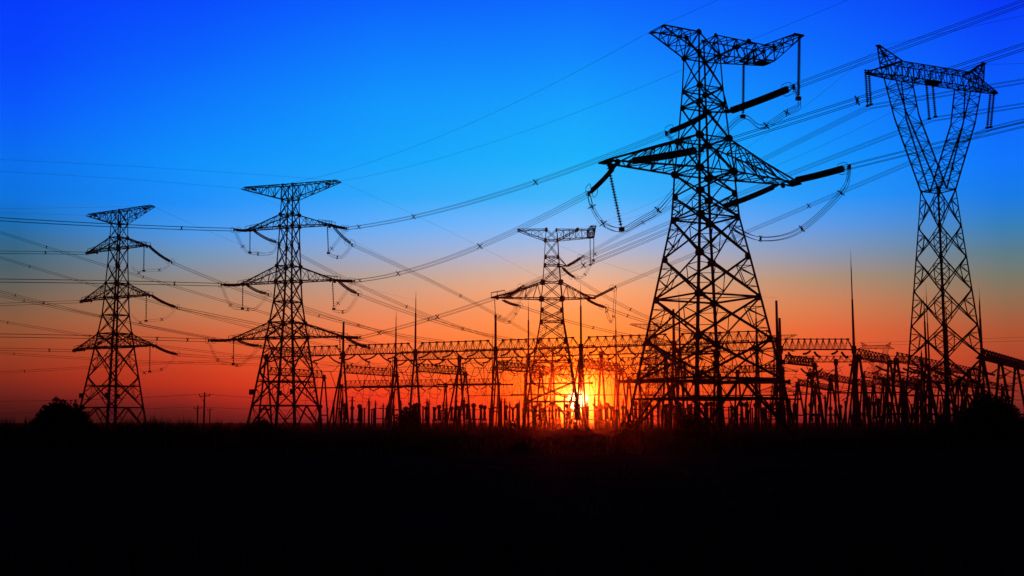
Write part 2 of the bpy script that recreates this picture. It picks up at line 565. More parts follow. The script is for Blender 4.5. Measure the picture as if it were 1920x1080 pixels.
DOUBLE_LV = [(47.0, 1.12), (44.17, 1.2), (41.2, 1.28), (38.9, 1.34), (35.18, 1.45), (31.28, 1.62), (28.32, 1.72), (24.5, 1.93), (20.54, 2.4), (17.68, 2.78),
             (11.29, 3.6), (4.92, 4.44), (0, 5.1)]
def make_double_tower(label, loc, rz, group):
    """double-circuit pylon: flat T arm on top and three pairs of arms growing wider downwards"""
    t = thing('lattice_pylon', label, 'pylon', loc, rz, group)
    build_body(t, DOUBLE_LV, (47.0, 44.17, 41.2, 38.9, 31.28, 28.32, 24.5, 20.54, 17.68, 9.4, 4.92), (0.18, 0.52), (0.125, 0.25), 0.09, 8, (0.2, 0.32))
    for s in (-1, 1):
        taper_arm(t, s, 38.9, 41.2, 1.34, 1.28, 9.4, 38.75, 0.7, 5, 0.17, 0.075, 0.75)
        taper_arm(t, s, 28.32, 31.28, 1.72, 1.62, 10.7, 28.2, 0.7, 5, 0.17, 0.075, 0.75)
        taper_arm(t, s, 17.68, 20.54, 2.78, 2.4, 12.4, 17.6, 0.75, 6, 0.18, 0.075, 0.75)
        mb = MB()
        A = [V(s * 1.2, -1.2, 44.17), V(s * 1.2, 1.2, 44.17), V(s * 1.12, 1.12, 47.0), V(s * 1.12, -1.12, 47.0)]
        B = [V(s * 10.7, -0.35, 46.85), V(s * 10.7, 0.35, 46.85), V(s * 10.0, 0.45, 47.2), V(s * 10.0, -0.45, 47.2)]
        truss(mb, A, B, 6, 0.15, 0.09)
        mb.box(V(s * 8.0, 0, 46.65), 0.9, 0.5, 0.3)
        mb.build('earthwire_arm', M_STEEL, t)
    for x, y in ((-4.75, -4.2), (-4.2, 4.7), (4.2, -4.75)):
        mb = MB()
        mb.box(V(x, y, 7.4), 0.95, 0.3, 1.0)
        mb.build('warning_plate', M_PLATE, t)
    return t

CUP_LV = [(32.41, 1.53), (27.49, 1.88), (23.41, 2.19), (19.02, 2.52), (14.38, 2.87), (10.2, 3.19), (5.4, 3.56), (0, 3.97)]
def make_cup_tower(label, loc, rz, group):
    """cup-shaped suspension pylon: waist, two leaning columns, a level bridge with two horns"""
    t = thing('lattice_pylon', label, 'pylon', loc, rz, group)
    build_body(t, CUP_LV, (32.41,), (0.17, 0.34), (0.12, 0.17), 0.075, 0, (0.22, 0.2))
    for s in (-1, 1):
        mb = MB()
        Q0 = [V(0.02 * s, -1.53, 32.41), V(s * 1.53, -1.53, 32.41), V(s * 1.53, 1.53, 32.41), V(0.02 * s, 1.53, 32.41)]
        Q1 = [V(s * 3.9, -1.15, 42.0), V(s * 5.95, -1.15, 42.0), V(s * 5.95, 1.15, 42.0), V(s * 3.9, 1.15, 42.0)]
        Q2 = [V(s * 4.7, -0.95, 47.1), V(s * 7.6, -0.95, 47.1), V(s * 7.6, 0.95, 47.1), V(s * 4.7, 0.95, 47.1)]
        truss(mb, Q0, Q1, 8, 0.15, 0.06, ends=False)
        truss(mb, Q1, Q2, 4, 0.13, 0.06, ends=False)
        mb.gusset(V(s * 1.2, -1.5, 35.2), (0, 1, 0), 0.3)
        mb.build('cup_column', M_STEEL, t)
    mb = MB()
    A = [V(-6.3, -0.95, 47.1), V(-6.3, 0.95, 47.1), V(-6.3, 0.95, 49.1), V(-6.3, -0.95, 49.1)]
    B = [V(6.3, -0.95, 47.1), V(6.3, 0.95, 47.1), V(6.3, 0.95, 49.1), V(6.3, -0.95, 49.1)]
    truss(mb, A, B, 13, 0.14, 0.07)
    mb.box(V(0, 0, 47.1), 1.5, 1.5, 0.35)
    for s in (-1, 1):
        C = [V(s * 11.2, -0.18, 47.0), V(s * 11.2, 0.18, 47.0), V(s * 11.2, 0.18, 47.3), V(s * 11.2, -0.18, 47.3)]
        truss(mb, [V(s * 6.3, p.y, p.z) for p in A], C, 5, 0.15, 0.085)
        mb.box(V(s * 11.1, 0, 47.05), 0.6, 0.5, 0.3)
    mb.build('bridge', M_STEEL, t)
    for s in (-1, 1):
        mb = MB()
        H0 = [V(s * 6.0, -0.9, 49.1), V(s * 8.3, -0.75, 48.2), V(s * 8.3, 0.75, 48.2), V(s * 6.0, 0.9, 49.1)]
        H1 = [V(s * 9.0, -0.15, 51.0), V(s * 9.25, -0.15, 50.95), V(s * 9.25, 0.15, 50.95), V(s * 9.0, 0.15, 51.0)]
        truss(mb, H0, H1, 4, 0.13, 0.08)
        mb.bar(V(s * 8.9, 0, 51.1), V(s * 9.6, 0, 51.0), 0.22)
        mb.build('earthwire_horn', M_STEEL, t)
    return t

G_TOW = 'lattice pylons on the plain'
P4 = V(20.49, 120, 0); A4 = R(26.78)
P2 = V(-42.44, 216, 0); A2 = R(-19.5)
P1 = V(-84.33, 243, 0); A1 = R(-32.5)
P3 = V(8.55, 245, 0); A3 = R(-1.1)
P5 = V(56.7, 150, 0); A5 = R(23.8)
T4 = make_strain_tower('largest and nearest lattice pylon, with a box arm reaching right at its top', P4, A4, G_TOW)
T3 = dup(T4, 'narrow steel pylon standing right in front of the setting sun', P3, A3, G_TOW)
for c in list(T3.children):            # this one has a longer left top arm
    if c.name.startswith(('earthwire_arm', 'crossarm', 'warning_plate')):
        bpy.data.objects.remove(c)
taper_arm(T3, -1, 28.19, 31.77, 2.24, 1.92, 13.0, 28.5, 0.6, 6, 0.2, 0.09, 1.3, (4.2, 1.0))
taper_arm(T3, 1, 28.19, 31.77, 2.24, 1.92, 9.3, 28.3, 0.6, 5, 0.2, 0.09, 0.7)
short_top_arm(T3, 7.3)
T2 = make_double_tower('steel pylon with flat T top and three arm pairs, taller of the left two', P2, A2, G_TOW)
T1 = dup(T2, 'leftmost steel pylon with a flat T top, rising behind the round bush', P1, A1, G_TOW)
T5 = make_cup_tower('cup shaped steel pylon with two leaning columns and a bridge, at the far right', P5, A5, G_TOW)
G_FAR = 'small pylons far behind the substation'
p = at(1648, 793, 706); dup(T5, 'tiny distant cup shaped pylon seen between the right gantry and the cup pylon', (p.x, p.y, 0), R(4), G_FAR)
p = at(1226, 793, 529); dup(T2, 'tiny distant pylon seen through the lower lattice of the largest pylon', (p.x, p.y, 0), R(6), G_FAR)
p = at(1460, 793, 597); dup(T2, 'tiny distant pylon whose T top shows just right of the largest pylon', (p.x, p.y, 0), R(-24), G_FAR)
def tw(P, A, a, b, z):
    c, s = math.cos(A), math.sin(A)
    return V(P.x + a * c - b * s, P.y + a * s + b * c, z)

# ------------------------------------------------------------------ insulator strings
def curve(A, B, sag, n):
    return [lerp(A, B, i / n) - V(0, 0, sag * 4 * (i / n) * (1 - i / n)) for i in range(n + 1)]
def ribbed(mb, path, rad, pitch, sides=8):
    """chain of insulator discs along a path"""
    L_ = [0.0]
    for a, b in zip(path, path[1:]):
        L_.append(L_[-1] + (b - a).length)
    def pos(d):
        for i in range(len(path) - 1):
            if d <= L_[i + 1] or i == len(path) - 2:
                return lerp(path[i], path[i + 1], (d - L_[i]) / max(1e-6, L_[i + 1] - L_[i]))
    pts, rr = [], []
    d = 0.0
    while d < L_[-1] - pitch * 0.5:
        for f, r_ in ((0.0, 0.32), (0.12, 1.0), (0.42, 0.9), (0.55, 0.32)):
            pts.append(pos(d + f * pitch))
            rr.append(rad * r_)
        d += pitch
    pts.append(pos(L_[-1]))
    rr.append(rad * 0.32)
    mb.tube(pts, rr, sides)
def ring_loop(c, d, up, a, b):
    d, up = d.normalized(), up.normalized()
    pts = []
    for k in range(16):
        t = 2 * math.pi * k / 16
        x, y = math.cos(t), math.sin(t)
        f = (abs(x) ** 4 + abs(y) ** 4) ** -0.25       # rounded rectangle
        pts.append(c + d * (x * f * a) + up * (y * f * b))
    return pts
G_STR = 'strain insulators of the pylons'
G_SUS = 'hanging insulators of the pylons'
def strain(label, A, B, rad=0.22, sep=0.32, sag=0.10, pitch=0.19, rings=1.0, sides=8, group=G_STR):
    A, B = V(A), V(B)
    t = thing('strain_insulator', label, 'insulator', A, 0, group)
    d = (B - A)
    ln = d.length
    d.normalize()
    side = d.cross(V(0, 0, 1)).normalized()
    up = side.cross(d)
    a0, b0 = d * min(0.55, ln * 0.09), d * (ln - min(0.7, ln * 0.1))
    o = [0.0] if sep == 0 else [-sep / 2, sep / 2]
    for k in o:
        mb = MB()
        ofs = side * (k * 0.55) + up * k
        ribbed(mb, [p + ofs for p in curve(a0, b0, sag, 8)], rad, pitch, sides)
        mb.build('disc_string', M_PORC, t, smooth=False)
    if rings:
        mb = MB()
        s2 = side * (sep / 2 * 0.55) + up * (sep / 2)
        for k in (-1, 1):
            mb.bar(d * -0.25, a0 + s2 * k, 0.14)
        mb.bar(a0 - s2 * 1.2, a0 + s2 * 1.2, 0.12)
        mb.build('yoke_plate', M_STEEL, t)
        mb = MB()
        mb.bar(b0 - s2 * 1.2, b0 + s2 * 1.2, 0.12)
        for k in (-1, 1):
            mb.bar(b0 + s2 * k, d * ln, 0.07)
        mb.box(d * ln, 0.25, 0.25, 0.5)
        mb.build('yoke_plate', M_STEEL, t)
        for k in (-1, 1):
            mb = MB()
            mb.tube(ring_loop(b0 + d * (0.15 if k > 0 else -0.3) + side * (0.5 * k * rings), d, up, 0.62 * rings, 0.5 * rings), 0.032, 5, closed=True)
            mb.build('corona_ring', M_STEEL, t)
    return t
def suspension(label, A, B, rad=0.15, pitch=0.2, sides=8, clamp=0.35, group=G_SUS):
    A, B = V(A), V(B)
    t = thing('suspension_insulator', label, 'insulator', A, 0, group)
    d = B - A
    mb = MB()
    ribbed(mb, [V(0, 0, 0) + d * 0.03, d * 0.94], rad, pitch, sides)
    mb.build('disc_string', M_PORC, t)
    mb = MB()
    mb.bar(V(0, 0, 0), d * 0.05, 0.06)
    mb.bar(d * 0.92, d, 0.1)
    mb.box(d * 0.99, clamp * 1.6, clamp * 1.1, clamp)
    mb.build('clamp', M_STEEL, t)
    return t

# ------------------------------------------------------------------ conductors
def offsets(d, n, sep):
    d = d.normalized()
    side = d.cross(V(0, 0, 1)).normalized()
    up = side.cross(d)
    h = sep / 2
    if n == 1:
        return [V(0, 0, 0)]
    if n == 2:
        return [side * h * 0.3 + up * h, -side * h * 0.3 - up * h]
    return [side * h + up * h, side * h - up * h, -side * h - up * h, -side * h + up * h]
def bundle(name, label, cat, pts, n=4, sep=0.45, r=0.026, spacers=(), group=None, sp=0.36):
    """several conductors along a path of world points, with X shaped spacers"""
    o = pts[len(pts) // 2]
    t = thing(name, label, cat, o, 0, group)
    d = pts[-1] - pts[0]
    for of in offsets(d, n, sep):
        mb = MB()
        mb.tube([p + of - o for p in pts], r, 4)
        mb.build('conductor', M_WIRE, t)
    for s in spacers:
        i = min(int(s * (len(pts) - 1)), len(pts) - 2)
        c = lerp(pts[i], pts[i + 1], s * (len(pts) - 1) - i) - o
        os_ = offsets(pts[i + 1] - pts[i], 4, sp * 2)
        mb = MB()
        mb.bar(c + os_[0], c + os_[2], 0.09)
        mb.bar(c + os_[1], c + os_[3], 0.09)
        mb.box(c, 0.2, 0.2, 0.2)
        mb.build('spacer', M_STEEL, t)
    return t
def sagged(A, B, mid=None, sag=None, n=28):
    """hanging curve from A to B; the sag is chosen so that it passes the seen point mid"""
    A, B = V(A), V(B)
    if sag is None:
        lo, hi = 0.0, 1.0
        inc = proj(B)[0] > proj(A)[0]
        for _ in range(40):
            m = (lo + hi) / 2
            if (proj(lerp(A, B, m))[0] < mid[0]) == inc:
                lo = m
            else:
                hi = m
        m = (lo + hi) / 2
        p = lerp(A, B, m)
        y0 = proj(p)[1]
        y1 = proj(p - V(0, 0, 1))[1]
        sag = (mid[1] - y0) / (y1 - y0) / (4 * m * (1 - m))
        sag = max(-1.0, min(sag, 12.0))
    return curve(A, B, sag, n)
G_PL = 'power lines between the pylons'
def power_line(label, A, B, mid=None, sag=None, n=4, sep=0.45, r=0.026, spacers=(), group=G_PL, steps=28):
    return bundle('power_line', label, 'power line', sagged(A, B, mid, sag, steps), n, sep, r, spacers, group)
def spline(P, n=6):
    P = [V(p) for p in P]
    o = []
    for i in range(len(P) - 1):
        p0, p1, p2, p3 = P[max(i - 1, 0)], P[i], P[i + 1], P[min(i + 2, len(P) - 1)]
        for k in range(n):
            t = k / n
            o.append(0.5 * ((2 * p1) + (p2 - p0) * t + (2 * p0 - 5 * p1 + 4 * p2 - p3) * t * t + (3 * p1 - p0 - 3 * p2 + p3) * t ** 3))
    o.append(P[-1])
    return o
G_JMP = 'jumper loops of the pylons'
def jumper(label, P, n=4, sep=0.42, r=0.029, spacers=(), group=G_JMP, sp=0.34):
    return bundle('jumper_cable', label, 'cable', spline(P), n, sep, r, spacers, group, sp)

# ---- largest pylon (T4)
BIG = 'the largest pylon'
s1b, s2b, s3b = at(1249, 250, 127), at(1104, 363, 122), at(1348, 391, 131)
s4b, s5b, s6b = at(1488, 163, 115), at(1317, 280, 109.5), at(1593, 313, 119.5)
br = tw(P4, A4, 3.3, 0, 35.25)
strain('thick strain string slanting down left behind the upper body of ' + BIG, tw(P4, A4, 1.9, 1.6, 35.3), s1b)
strain('thick strain string slanting down left below the left arm tip of ' + BIG, tw(P4, A4, -10.6, 0.8, 28.0), s2b)
strain('thick strain string slanting down left under the right arm of ' + BIG, tw(P4, A4, 10.6, 0.8, 28.0), s3b)
strain('thick strain string rising right from the bracket below the top arm of ' + BIG, br, s4b, sag=0.05)
strain('thick strain string lying along the left arm towards the body of ' + BIG, tw(P4, A4, -10.0, -0.8, 28.2), s5b, sag=0.05)
strain('thick strain string pointing right beyond the right arm tip of ' + BIG, tw(P4, A4, 11.6, -0.5, 28.3), s6b, sag=0.05)
h1a, h2a, h3a = tw(P4, A4, 8.5, 3.6, 42.6), tw(P4, A4, 8.9, -5.4, 43.0), tw(P4, A4, -11.9, 0.2, 28.1)
h1b, h2b = at(1393, 219, h1a.y), at(1497, 186, h2a.y)
h3b = at(1166, 431, h3a.y + 0.5)
suspension('hanging insulator under the box arm of the largest pylon, nearer its body', h1a, h1b, rad=0.19)
suspension('hanging insulator at the outer end of the box arm of the largest pylon', h2a, h2b, rad=0.2)
suspension('hanging insulator with separate discs below the left arm tip of the largest pylon', h3a, h3b, rad=0.2, pitch=0.28)
jumper('jumper loop behind and right of the upper body of ' + BIG, [s1b, at(1290, 285, 125), at(1345, 258, 123.5), h1b, at(1428, 238, 120), at(1474, 212, 117), h2b + V(0.1, 0, -0.6), s4b], spacers=(0.60, 0.72))
jumper('wide jumper loop hanging below the left arm of ' + BIG, [s2b, at(1111, 390, 121), at(1132, 420, 119.5), h3b, at(1200, 414, 115), at(1238, 390, 114), at(1285, 330, 111), s5b], spacers=(0.13, 0.28, 0.70))
jumper('widest jumper loop swinging right below the right arm of ' + BIG, [s3b, at(1366, 418, 129), at(1400, 440, 127), at(1430, 448, 126), at(1470, 444, 124.5), at(1505, 428, 123), at(1548, 392, 121.5), at(1585, 350, 120), s6b], spacers=(0.36, 0.62, 0.84))

# ---- pylon before the sun (T3), same kind
SUNP = 'the pylon before the sun'
t1b, t2b, t3b = at(1078, 521, 251), at(975, 574, 251), at(1136, 577, 252)
t4b, t5b, t6b = at(1093, 481, 239), at(981, 536, 238.5), at(1154, 538, 239)
kw = dict(rad=0.18, sep=0.24, pitch=0.34, sides=6, rings=1.15, sag=0.15)
strain('strain string slanting down right from the upper body of ' + SUNP, tw(P3, A3, 2.3, 1.0, 35.1), t1b, **kw)
strain('strain string slanting down right below the left arm of ' + SUNP, tw(P3, A3, -10.6, 0.8, 28.0), t2b, **kw)
strain('strain string slanting down right beyond the right arm of ' + SUNP, tw(P3, A3, 7.6, 0.8, 28.1), t3b, **kw)
strain('strain string rising right from the bracket of ' + SUNP, tw(P3, A3, 3.3, 0, 35.25), t4b, **dict(kw, sag=0.05))
strain('strain string rising along the left arm of ' + SUNP, tw(P3, A3, -10.0, -0.8, 28.2), t5b, **dict(kw, sag=0.05))
strain('strain string rising right from the right arm tip of ' + SUNP, tw(P3, A3, 8.9, -0.5, 28.3), t6b, **dict(kw, sag=0.05))
k1a, k2a, k3a = tw(P3, A3, 8.5, 3.6, 42.5), tw(P3, A3, 8.9, -5.4, 42.9), tw(P3, A3, -12.3, 0.2, 28.2)
k1b, k2b, k3b = at(1107, 497, k1a.y), at(1113, 489, k2a.y), at(929, 594, k3a.y)
suspension('inner one of two hanging insulators under the top arm of ' + SUNP, k1a, k1b, 0.15, 0.4, 6)
suspension('outer one of two hanging insulators under the top arm of ' + SUNP, k2a, k2b, 0.15, 0.4, 6)
suspension('hanging insulator below the left arm tip of ' + SUNP, k3a, k3b, 0.15, 0.4, 6)
jumper('jumper loop right of the upper body of ' + SUNP, [t1b, at(1094, 518, 249), k1b, k2b, t4b], r=0.022, spacers=(0.3, 0.6))
jumper('jumper loop below the left arm of ' + SUNP, [t2b, at(966, 590, 250), at(952, 605, 248), k3b, at(945, 600, 243), at(972, 570, 240), t5b], r=0.022, spacers=(0.15, 0.3))
jumper('long narrow jumper loop hanging right of ' + SUNP, [t3b, at(1139, 590, 250), at(1145, 603, 246), at(1151, 590, 242), t6b], r=0.022, spacers=(0.15, 0.5, 0.72))

# ---- cup pylon (T5)
G5 = []
for a, nm, (x0, y0), (x1, y1) in ((-11.1, 'left', (1627, 199), (1633, 196.5)), (0, 'middle', (1742.5, 223), (1754, 219)), (11.1, 'right', (1851, 240), (1857.5, 239))):
    pp = []
    for k, b, (x, y) in ((0, -0.35, (x0, y0)), (1, 0.35, (x1, y1))):
        A = at(x + {'left': -4.5, 'middle': -5.5, 'right': 6.0}[nm], {'left': 129, 'middle': 157, 'right': 176}[nm], tw(P5, A5, a, 0, 47).y)
        B = at(x, y, A.y)
        suspension('%s of the two insulators hanging from the %s of the cup pylon bridge' % (('first', 'second')[k], {'left': 'left tip', 'middle': 'middle', 'right': 'right tip'}[nm]), A, B, 0.21, 0.28, 8, 0.26)
        pp.append(B)
    G5.append((pp[0] + pp[1]) / 2)

# ---- left pylons (T2, T1)
TALL, LEFT = 'the taller left pylon', 'the leftmost pylon'
kw = dict(rad=0.18, sep=0.24, pitch=0.34, sides=6, rings=1.1, sag=0.22)
arms2 = [(9.0, 38.6), (10.3, 28.1), (12.0, 17.5)]
nm3 = ['top', 'middle', 'lowest']
L2b = [at(439, 430.6, 213), at(415, 534, 212), at(391, 638.5, 211)]
LD2 = [at(522, 456, 224), at(503, 552, 224), at(489, 649, 225)]
R2b = [at(660, 459, 217), at(672, 552, 218), at(693, 653, 219)]
RU2 = [at(650, 428.5, 207), at(664, 527, 207), at(675, 633, 207)]
for i, (a, z) in enumerate(arms2):
    strain('strain string pointing left from the %s left arm tip of %s' % (nm3[i], TALL), tw(P2, A2, -a, -0.3, z), L2b[i], **dict(kw, sag=0.05))
    strain('strain string slanting right under the %s left arm of %s' % (nm3[i], TALL), tw(P2, A2, -a + 0.9, 0.6, z - 0.1), LD2[i], **kw)
    strain('strain string slanting right below the %s right arm tip of %s' % (nm3[i], TALL), tw(P2, A2, a, 0.4, z), R2b[i], **kw)
    strain('short strain string pointing right from the %s right arm tip of %s' % (nm3[i], TALL), tw(P2, A2, a, -0.5, z), RU2[i], **dict(kw, sag=0.05))
    A = tw(P2, A2, -a + 0.3, 0, z)
    px, py = proj(A)
    B = at(px - 0.5, (474, 579, 683)[i], A.y)
    suspension('hanging insulator below the %s left arm tip of %s' % (nm3[i], TALL), A, B, 0.15, 0.4, 6)
    q = [(455, 462), (432, 572), (408, 675)][i]
    e = [(508, 475), (480, 578), (455, 682)][i]
    jumper('jumper loop below the %s left arm of %s' % (nm3[i], TALL), [L2b[i], at(*q, 214), B, at(*e, 219), LD2[i]], r=0.022, spacers=(0.25, 0.6))
    A = tw(P2, A2, a - 0.9, 0, z)
    px, py = proj(A)
    B = at(px + (2, 2.5, 2)[i], (475, 580, 672)[i], A.y)
    suspension('hanging insulator below the %s right arm tip of %s' % (nm3[i], TALL), A, B, 0.16, 0.4, 6)
    q = [(640, 482), (650, 583), (668, 684)][i]
    jumper('jumper loop below the %s right arm of %s' % (nm3[i], TALL), [RU2[i], lerp(RU2[i], B, 0.5) + V(-0.7, 0, -1.0), B, at(*q, 215), R2b[i]], r=0.022, spacers=(0.3, 0.68))
R1b = [at(322, 492, 248), at(332, 577, 249), at(332, 664.5, 250)]
for i, (a, z) in enumerate(arms2):
    strain('strain string slanting right below the %s right arm tip of %s' % (nm3[i], LEFT), tw(P1, A1, a + 0.2, 0.4, z), R1b[i], **kw)
    A = tw(P1, A1, a - 0.8, 0, z)
    px, py = proj(A)
    B = at(px - 0.7, (508, 602, 697)[i], A.y)
    suspension('hanging insulator below the %s right arm tip of %s' % (nm3[i], LEFT), A, B, 0.16, 0.4, 6)
    q = [(305, 505), (310, 597), (308, 690)][i]
    q0 = [(247, 500), (247, 590), (255, 685)][i]
    jumper('jumper loop below the %s right arm of %s' % (nm3[i], LEFT), [at(*q0, 241), at((q0[0] + px) / 2, (511, 604, 698)[i], 241), B, at(*q, 245), R1b[i]], n=2, r=0.022, spacers=(0.3, 0.7))
    strain('strain string end on at the %s left arm tip of %s' % (nm3[i], LEFT), tw(P1, A1, -a + 2.6, -0.6, z - 0.15), tw(P1, A1, -a - 0.1, -1.2, z - 0.25), **dict(kw, sag=0.02, rings=0.7))

# ---- spans
power_line('top power line sweeping from the taller left pylon to the largest pylon', RU2[0], s1b, (1072, 318), spacers=(0.06, 0.30, 0.70))
power_line('middle power line from the taller left pylon to the left arm of the largest pylon', RU2[1], s2b, (965, 433), spacers=(0.04, 0.28, 0.66))
power_line('lowest power line sweeping from the taller left pylon past the sun pylon to the largest', RU2[2], s3b, (895, 570), spacers=(0.08, 0.30, 0.72))
power_line('power line climbing from the top phase of the largest pylon out of the right edge', s4b, at(3050, -388, 75), (1920, 5), steps=40)
power_line('power line climbing past the top of the cup pylon to a large spacer', s5b, at(2895, -240, 70), (1755, 141), spacers=(0.255,), steps=40)
power_line('power line leaving the right arm of the largest pylon behind the cup pylon waist', s6b, at(3100, -40, 79), (1920, 233), steps=40)
power_line('power line from the sun pylon top to the left insulators of the cup pylon', t4b, G5[0] - V(0, 0, 0.2), (1405, 312), spacers=(0.3,))
power_line('power line from the sun pylon left arm to the middle of the cup pylon', t5b, G5[1] - V(0, 0, 0.2), (1485, 325), spacers=(0.25,))
power_line('power line from the sun pylon right arm to the right end of the cup pylon', t6b, G5[2] - V(0, 0, 0.2), (1540, 376), spacers=(0.35, 0.62))
power_line('faint power line running right from the left insulators of the cup pylon', G5[0] - V(0, 0, 0.2), at(2700, 30, 112), (1920, 152))
power_line('faint power line running right from the middle insulators of the cup pylon', G5[1] - V(0, 0, 0.2), at(2700, 70, 117), (1920, 197))
power_line('faint power line running right from the right insulators of the cup pylon', G5[2] - V(0, 0, 0.2), at(2700, 100, 122), (1920, 226))
power_line('top power line leaving the picture to the left from the taller left pylon', L2b[0], at(-700, 352, 150), (0, 411), n=4, spacers=(0.118,), sep=0.5, r=0.03)
power_line('middle power line leaving the picture to the left from the taller left pylon', L2b[1], at(-700, 526, 150), (0, 526), n=4, spacers=(0.108,), sep=0.5, r=0.03)
power_line('lowest power line leaving the picture to the left from the taller left pylon', L2b[2], at(-700, 630, 150), (0, 629), n=4, spacers=(0.05, 0.12), sep=0.5, r=0.03)
for i, (y0, y1, sp_) in enumerate(((473, 484, 0.115), (571, 600, 0.105), (655, 668, 0.07))):
    a, z = arms2[i]
    power_line('power line leaving the picture to the left from the %s arm of the leftmost pylon' % nm3[i], tw(P1, A1, -a - 0.1, -1.2, z - 0.25), at(-700, y1, 185), (0, y0), spacers=(sp_,), sep=0.5)
gl = dict(r=0.026)
power_line('power line falling from the top right arm of the leftmost pylon to the front gantry', R1b[0], at(832, 640, 296), (490, 558), spacers=(0.5,), **gl)
power_line('power line falling from the middle right arm of the leftmost pylon to the front gantry', R1b[1], at(690, 648, 307), (486, 608), spacers=(0.5,), **gl)
power_line('power line falling from the lowest right arm of the leftmost pylon to the front gantry', R1b[2], at(560, 660, 316), (460, 670), spacers=(0.4,), **gl)
power_line('power line falling from the top right arm of the taller left pylon to the gantry', R2b[0], at(1020, 640, 285), (848, 547), spacers=(0.5, 0.72), **gl)
power_line('power line falling from the middle right arm of the taller left pylon to the gantry', R2b[1], at(990, 641, 287), (835, 608), spacers=(0.35, 0.55), **gl)
power_line('power line falling from the lowest right arm of the taller left pylon to the gantry', R2b[2], at(740, 665, 303), None, 0.6, spacers=(0.5,), **gl)
power_line('power line dropping under the taller left pylon from its top left arm to the gantry', LD2[0], at(950, 640, 290), (686, 541), spacers=(0.5,), **gl)
power_line('power line dropping under the taller left pylon from its middle left arm to the gantry', LD2[1], at(800, 645, 298), (605, 588), spacers=(0.5,), **gl)
power_line('short power line dropping under the taller left pylon from its lowest left arm', LD2[2], at(610, 664, 313), None, 0.4, **gl)
power_line('power line dropping right from the upper body of the sun pylon', t1b, at(1330, 632, 266), (1192, 585), spacers=(0.4,), **gl)
power_line('power line dropping right from the left arm of the sun pylon', t2b, at(1240, 638, 271), (1123, 617), spacers=(0.5,), **gl)
power_line('power line dropping right from the right arm of the sun pylon', t3b, at(1400, 628, 262), (1222, 606), spacers=(0.15, 0.35), **gl)
for k, (y0, m1, e, Y1) in enumerate((
        (432, (205, 500), (720, 648, ), 304), (478, (185, 537), (640, 655), 311), (535, (245, 605), (575, 664), 316), (550, (146, 585), (610, 668), 314),
        (597, (150, 627), (540, 675), 318), (658, (140, 671), (560, 684), 318), (700, (162, 689), (600, 668), 314))):
    m0 = y0 - (m1[1] - y0) / m1[0] * 500
    power_line(('faint power line slanting down right across the left sky, %s of seven' % ('topmost', 'second', 'third', 'fourth', 'fifth', 'sixth', 'lowest')[k]),
               at(-500, m0, 262), at(e[0], e[1], Y1), m1, n=4, sep=0.42, r=0.022, spacers=(0.45, 0.6), group='faint lines in the left sky')
# earth wires
ew = dict(n=1, r=0.015, group='thin earth wires')
power_line('thin earth wire from the left tip of the largest pylon to the taller left pylon', tw(P4, A4, -5.7, 1.2, 43.3), tw(P2, A2, -10.6, 0, 47.0), (950, 200), **ew)
power_line('thin earth wire from the box arm of the largest pylon to the taller left pylon', tw(P4, A4, 5.6, 1.0, 43.3), tw(P2, A2, 10.6, 0, 47.0), (1277, 132), **ew)
power_line('thin earth wire rising right from the left tip of the largest pylon', tw(P4, A4, -5.7, -1.2, 43.3), at(1900, -290, 84), (1345, 0), **ew)
power_line('thin earth wire rising right from the middle of the top arm of the largest pylon', tw(P4, A4, 5.6, -1.0, 43.3), at(2400, -350, 86), (1590, 0), **ew)
h5l, h5r = tw(P5, A5, -9.2, 0, 50.9), tw(P5, A5, 9.2, 0, 50.9)
power_line('thin earth wire from the left horn of the cup pylon to the sun pylon', h5l, tw(P3, A3, 4.5, 0, 43.2), (1258, 362), **ew)
power_line('thin earth wire from the right horn of the cup pylon to the sun pylon', h5r, tw(P3, A3, 6.5, 0, 43.2), (1480, 300), **ew)
power_line('thin earth wire leaving right from the left horn of the cup pylon', h5l, at(2700, -130, 112), (1920, 29), **ew)
power_line('thin earth wire leaving right from the right horn of the cup pylon', h5r, at(2700, 0, 118), (1920, 119), **ew)
ew['r'] = 0.014
power_line('upper thin earth wire leaving left from the taller left pylon', tw(P2, A2, 10.2, 0, 47.1), at(-700, 275, 150), (0, 299), **ew)
power_line('lower thin earth wire leaving left from the taller left pylon', tw(P2, A2, -10.6, 0, 47.0), at(-700, 300, 150), (0, 317), **ew)
power_line('upper thin earth wire leaving left from the leftmost pylon', tw(P1, A1, 9.5, 0, 47.1), at(-700, 385, 180), (0, 391), **ew)
power_line('lower thin earth wire leaving left from the leftmost pylon', tw(P1, A1, -10.6, 0, 47.0), at(-700, 395, 180), (0, 399), **ew)
power_line('thin earth wire from the right tip of the leftmost pylon down to the gantry masts', tw(P1, A1, 10.6, 0, 46.9), at(775, 562, 300), (480, 470), **ew)
power_line('thin earth wire from the right tip of the taller left pylon to the gantry masts', tw(P2, A2, 10.6, 0, 46.9), at(1090, 565, 280), (830, 425), **ew)
power_line('thin earth wire crossing behind the taller left pylon down to the gantry masts', tw(P2, A2, -10.6, 0, 46.9), at(927, 590, 290), (720, 480), **ew)
power_line('thin earth wire from the left tip of the sun pylon down behind the largest pylon', tw(P3, A3, -5.7, 1, 43.2), at(1456, 558, 259), (1170, 505), **ew)

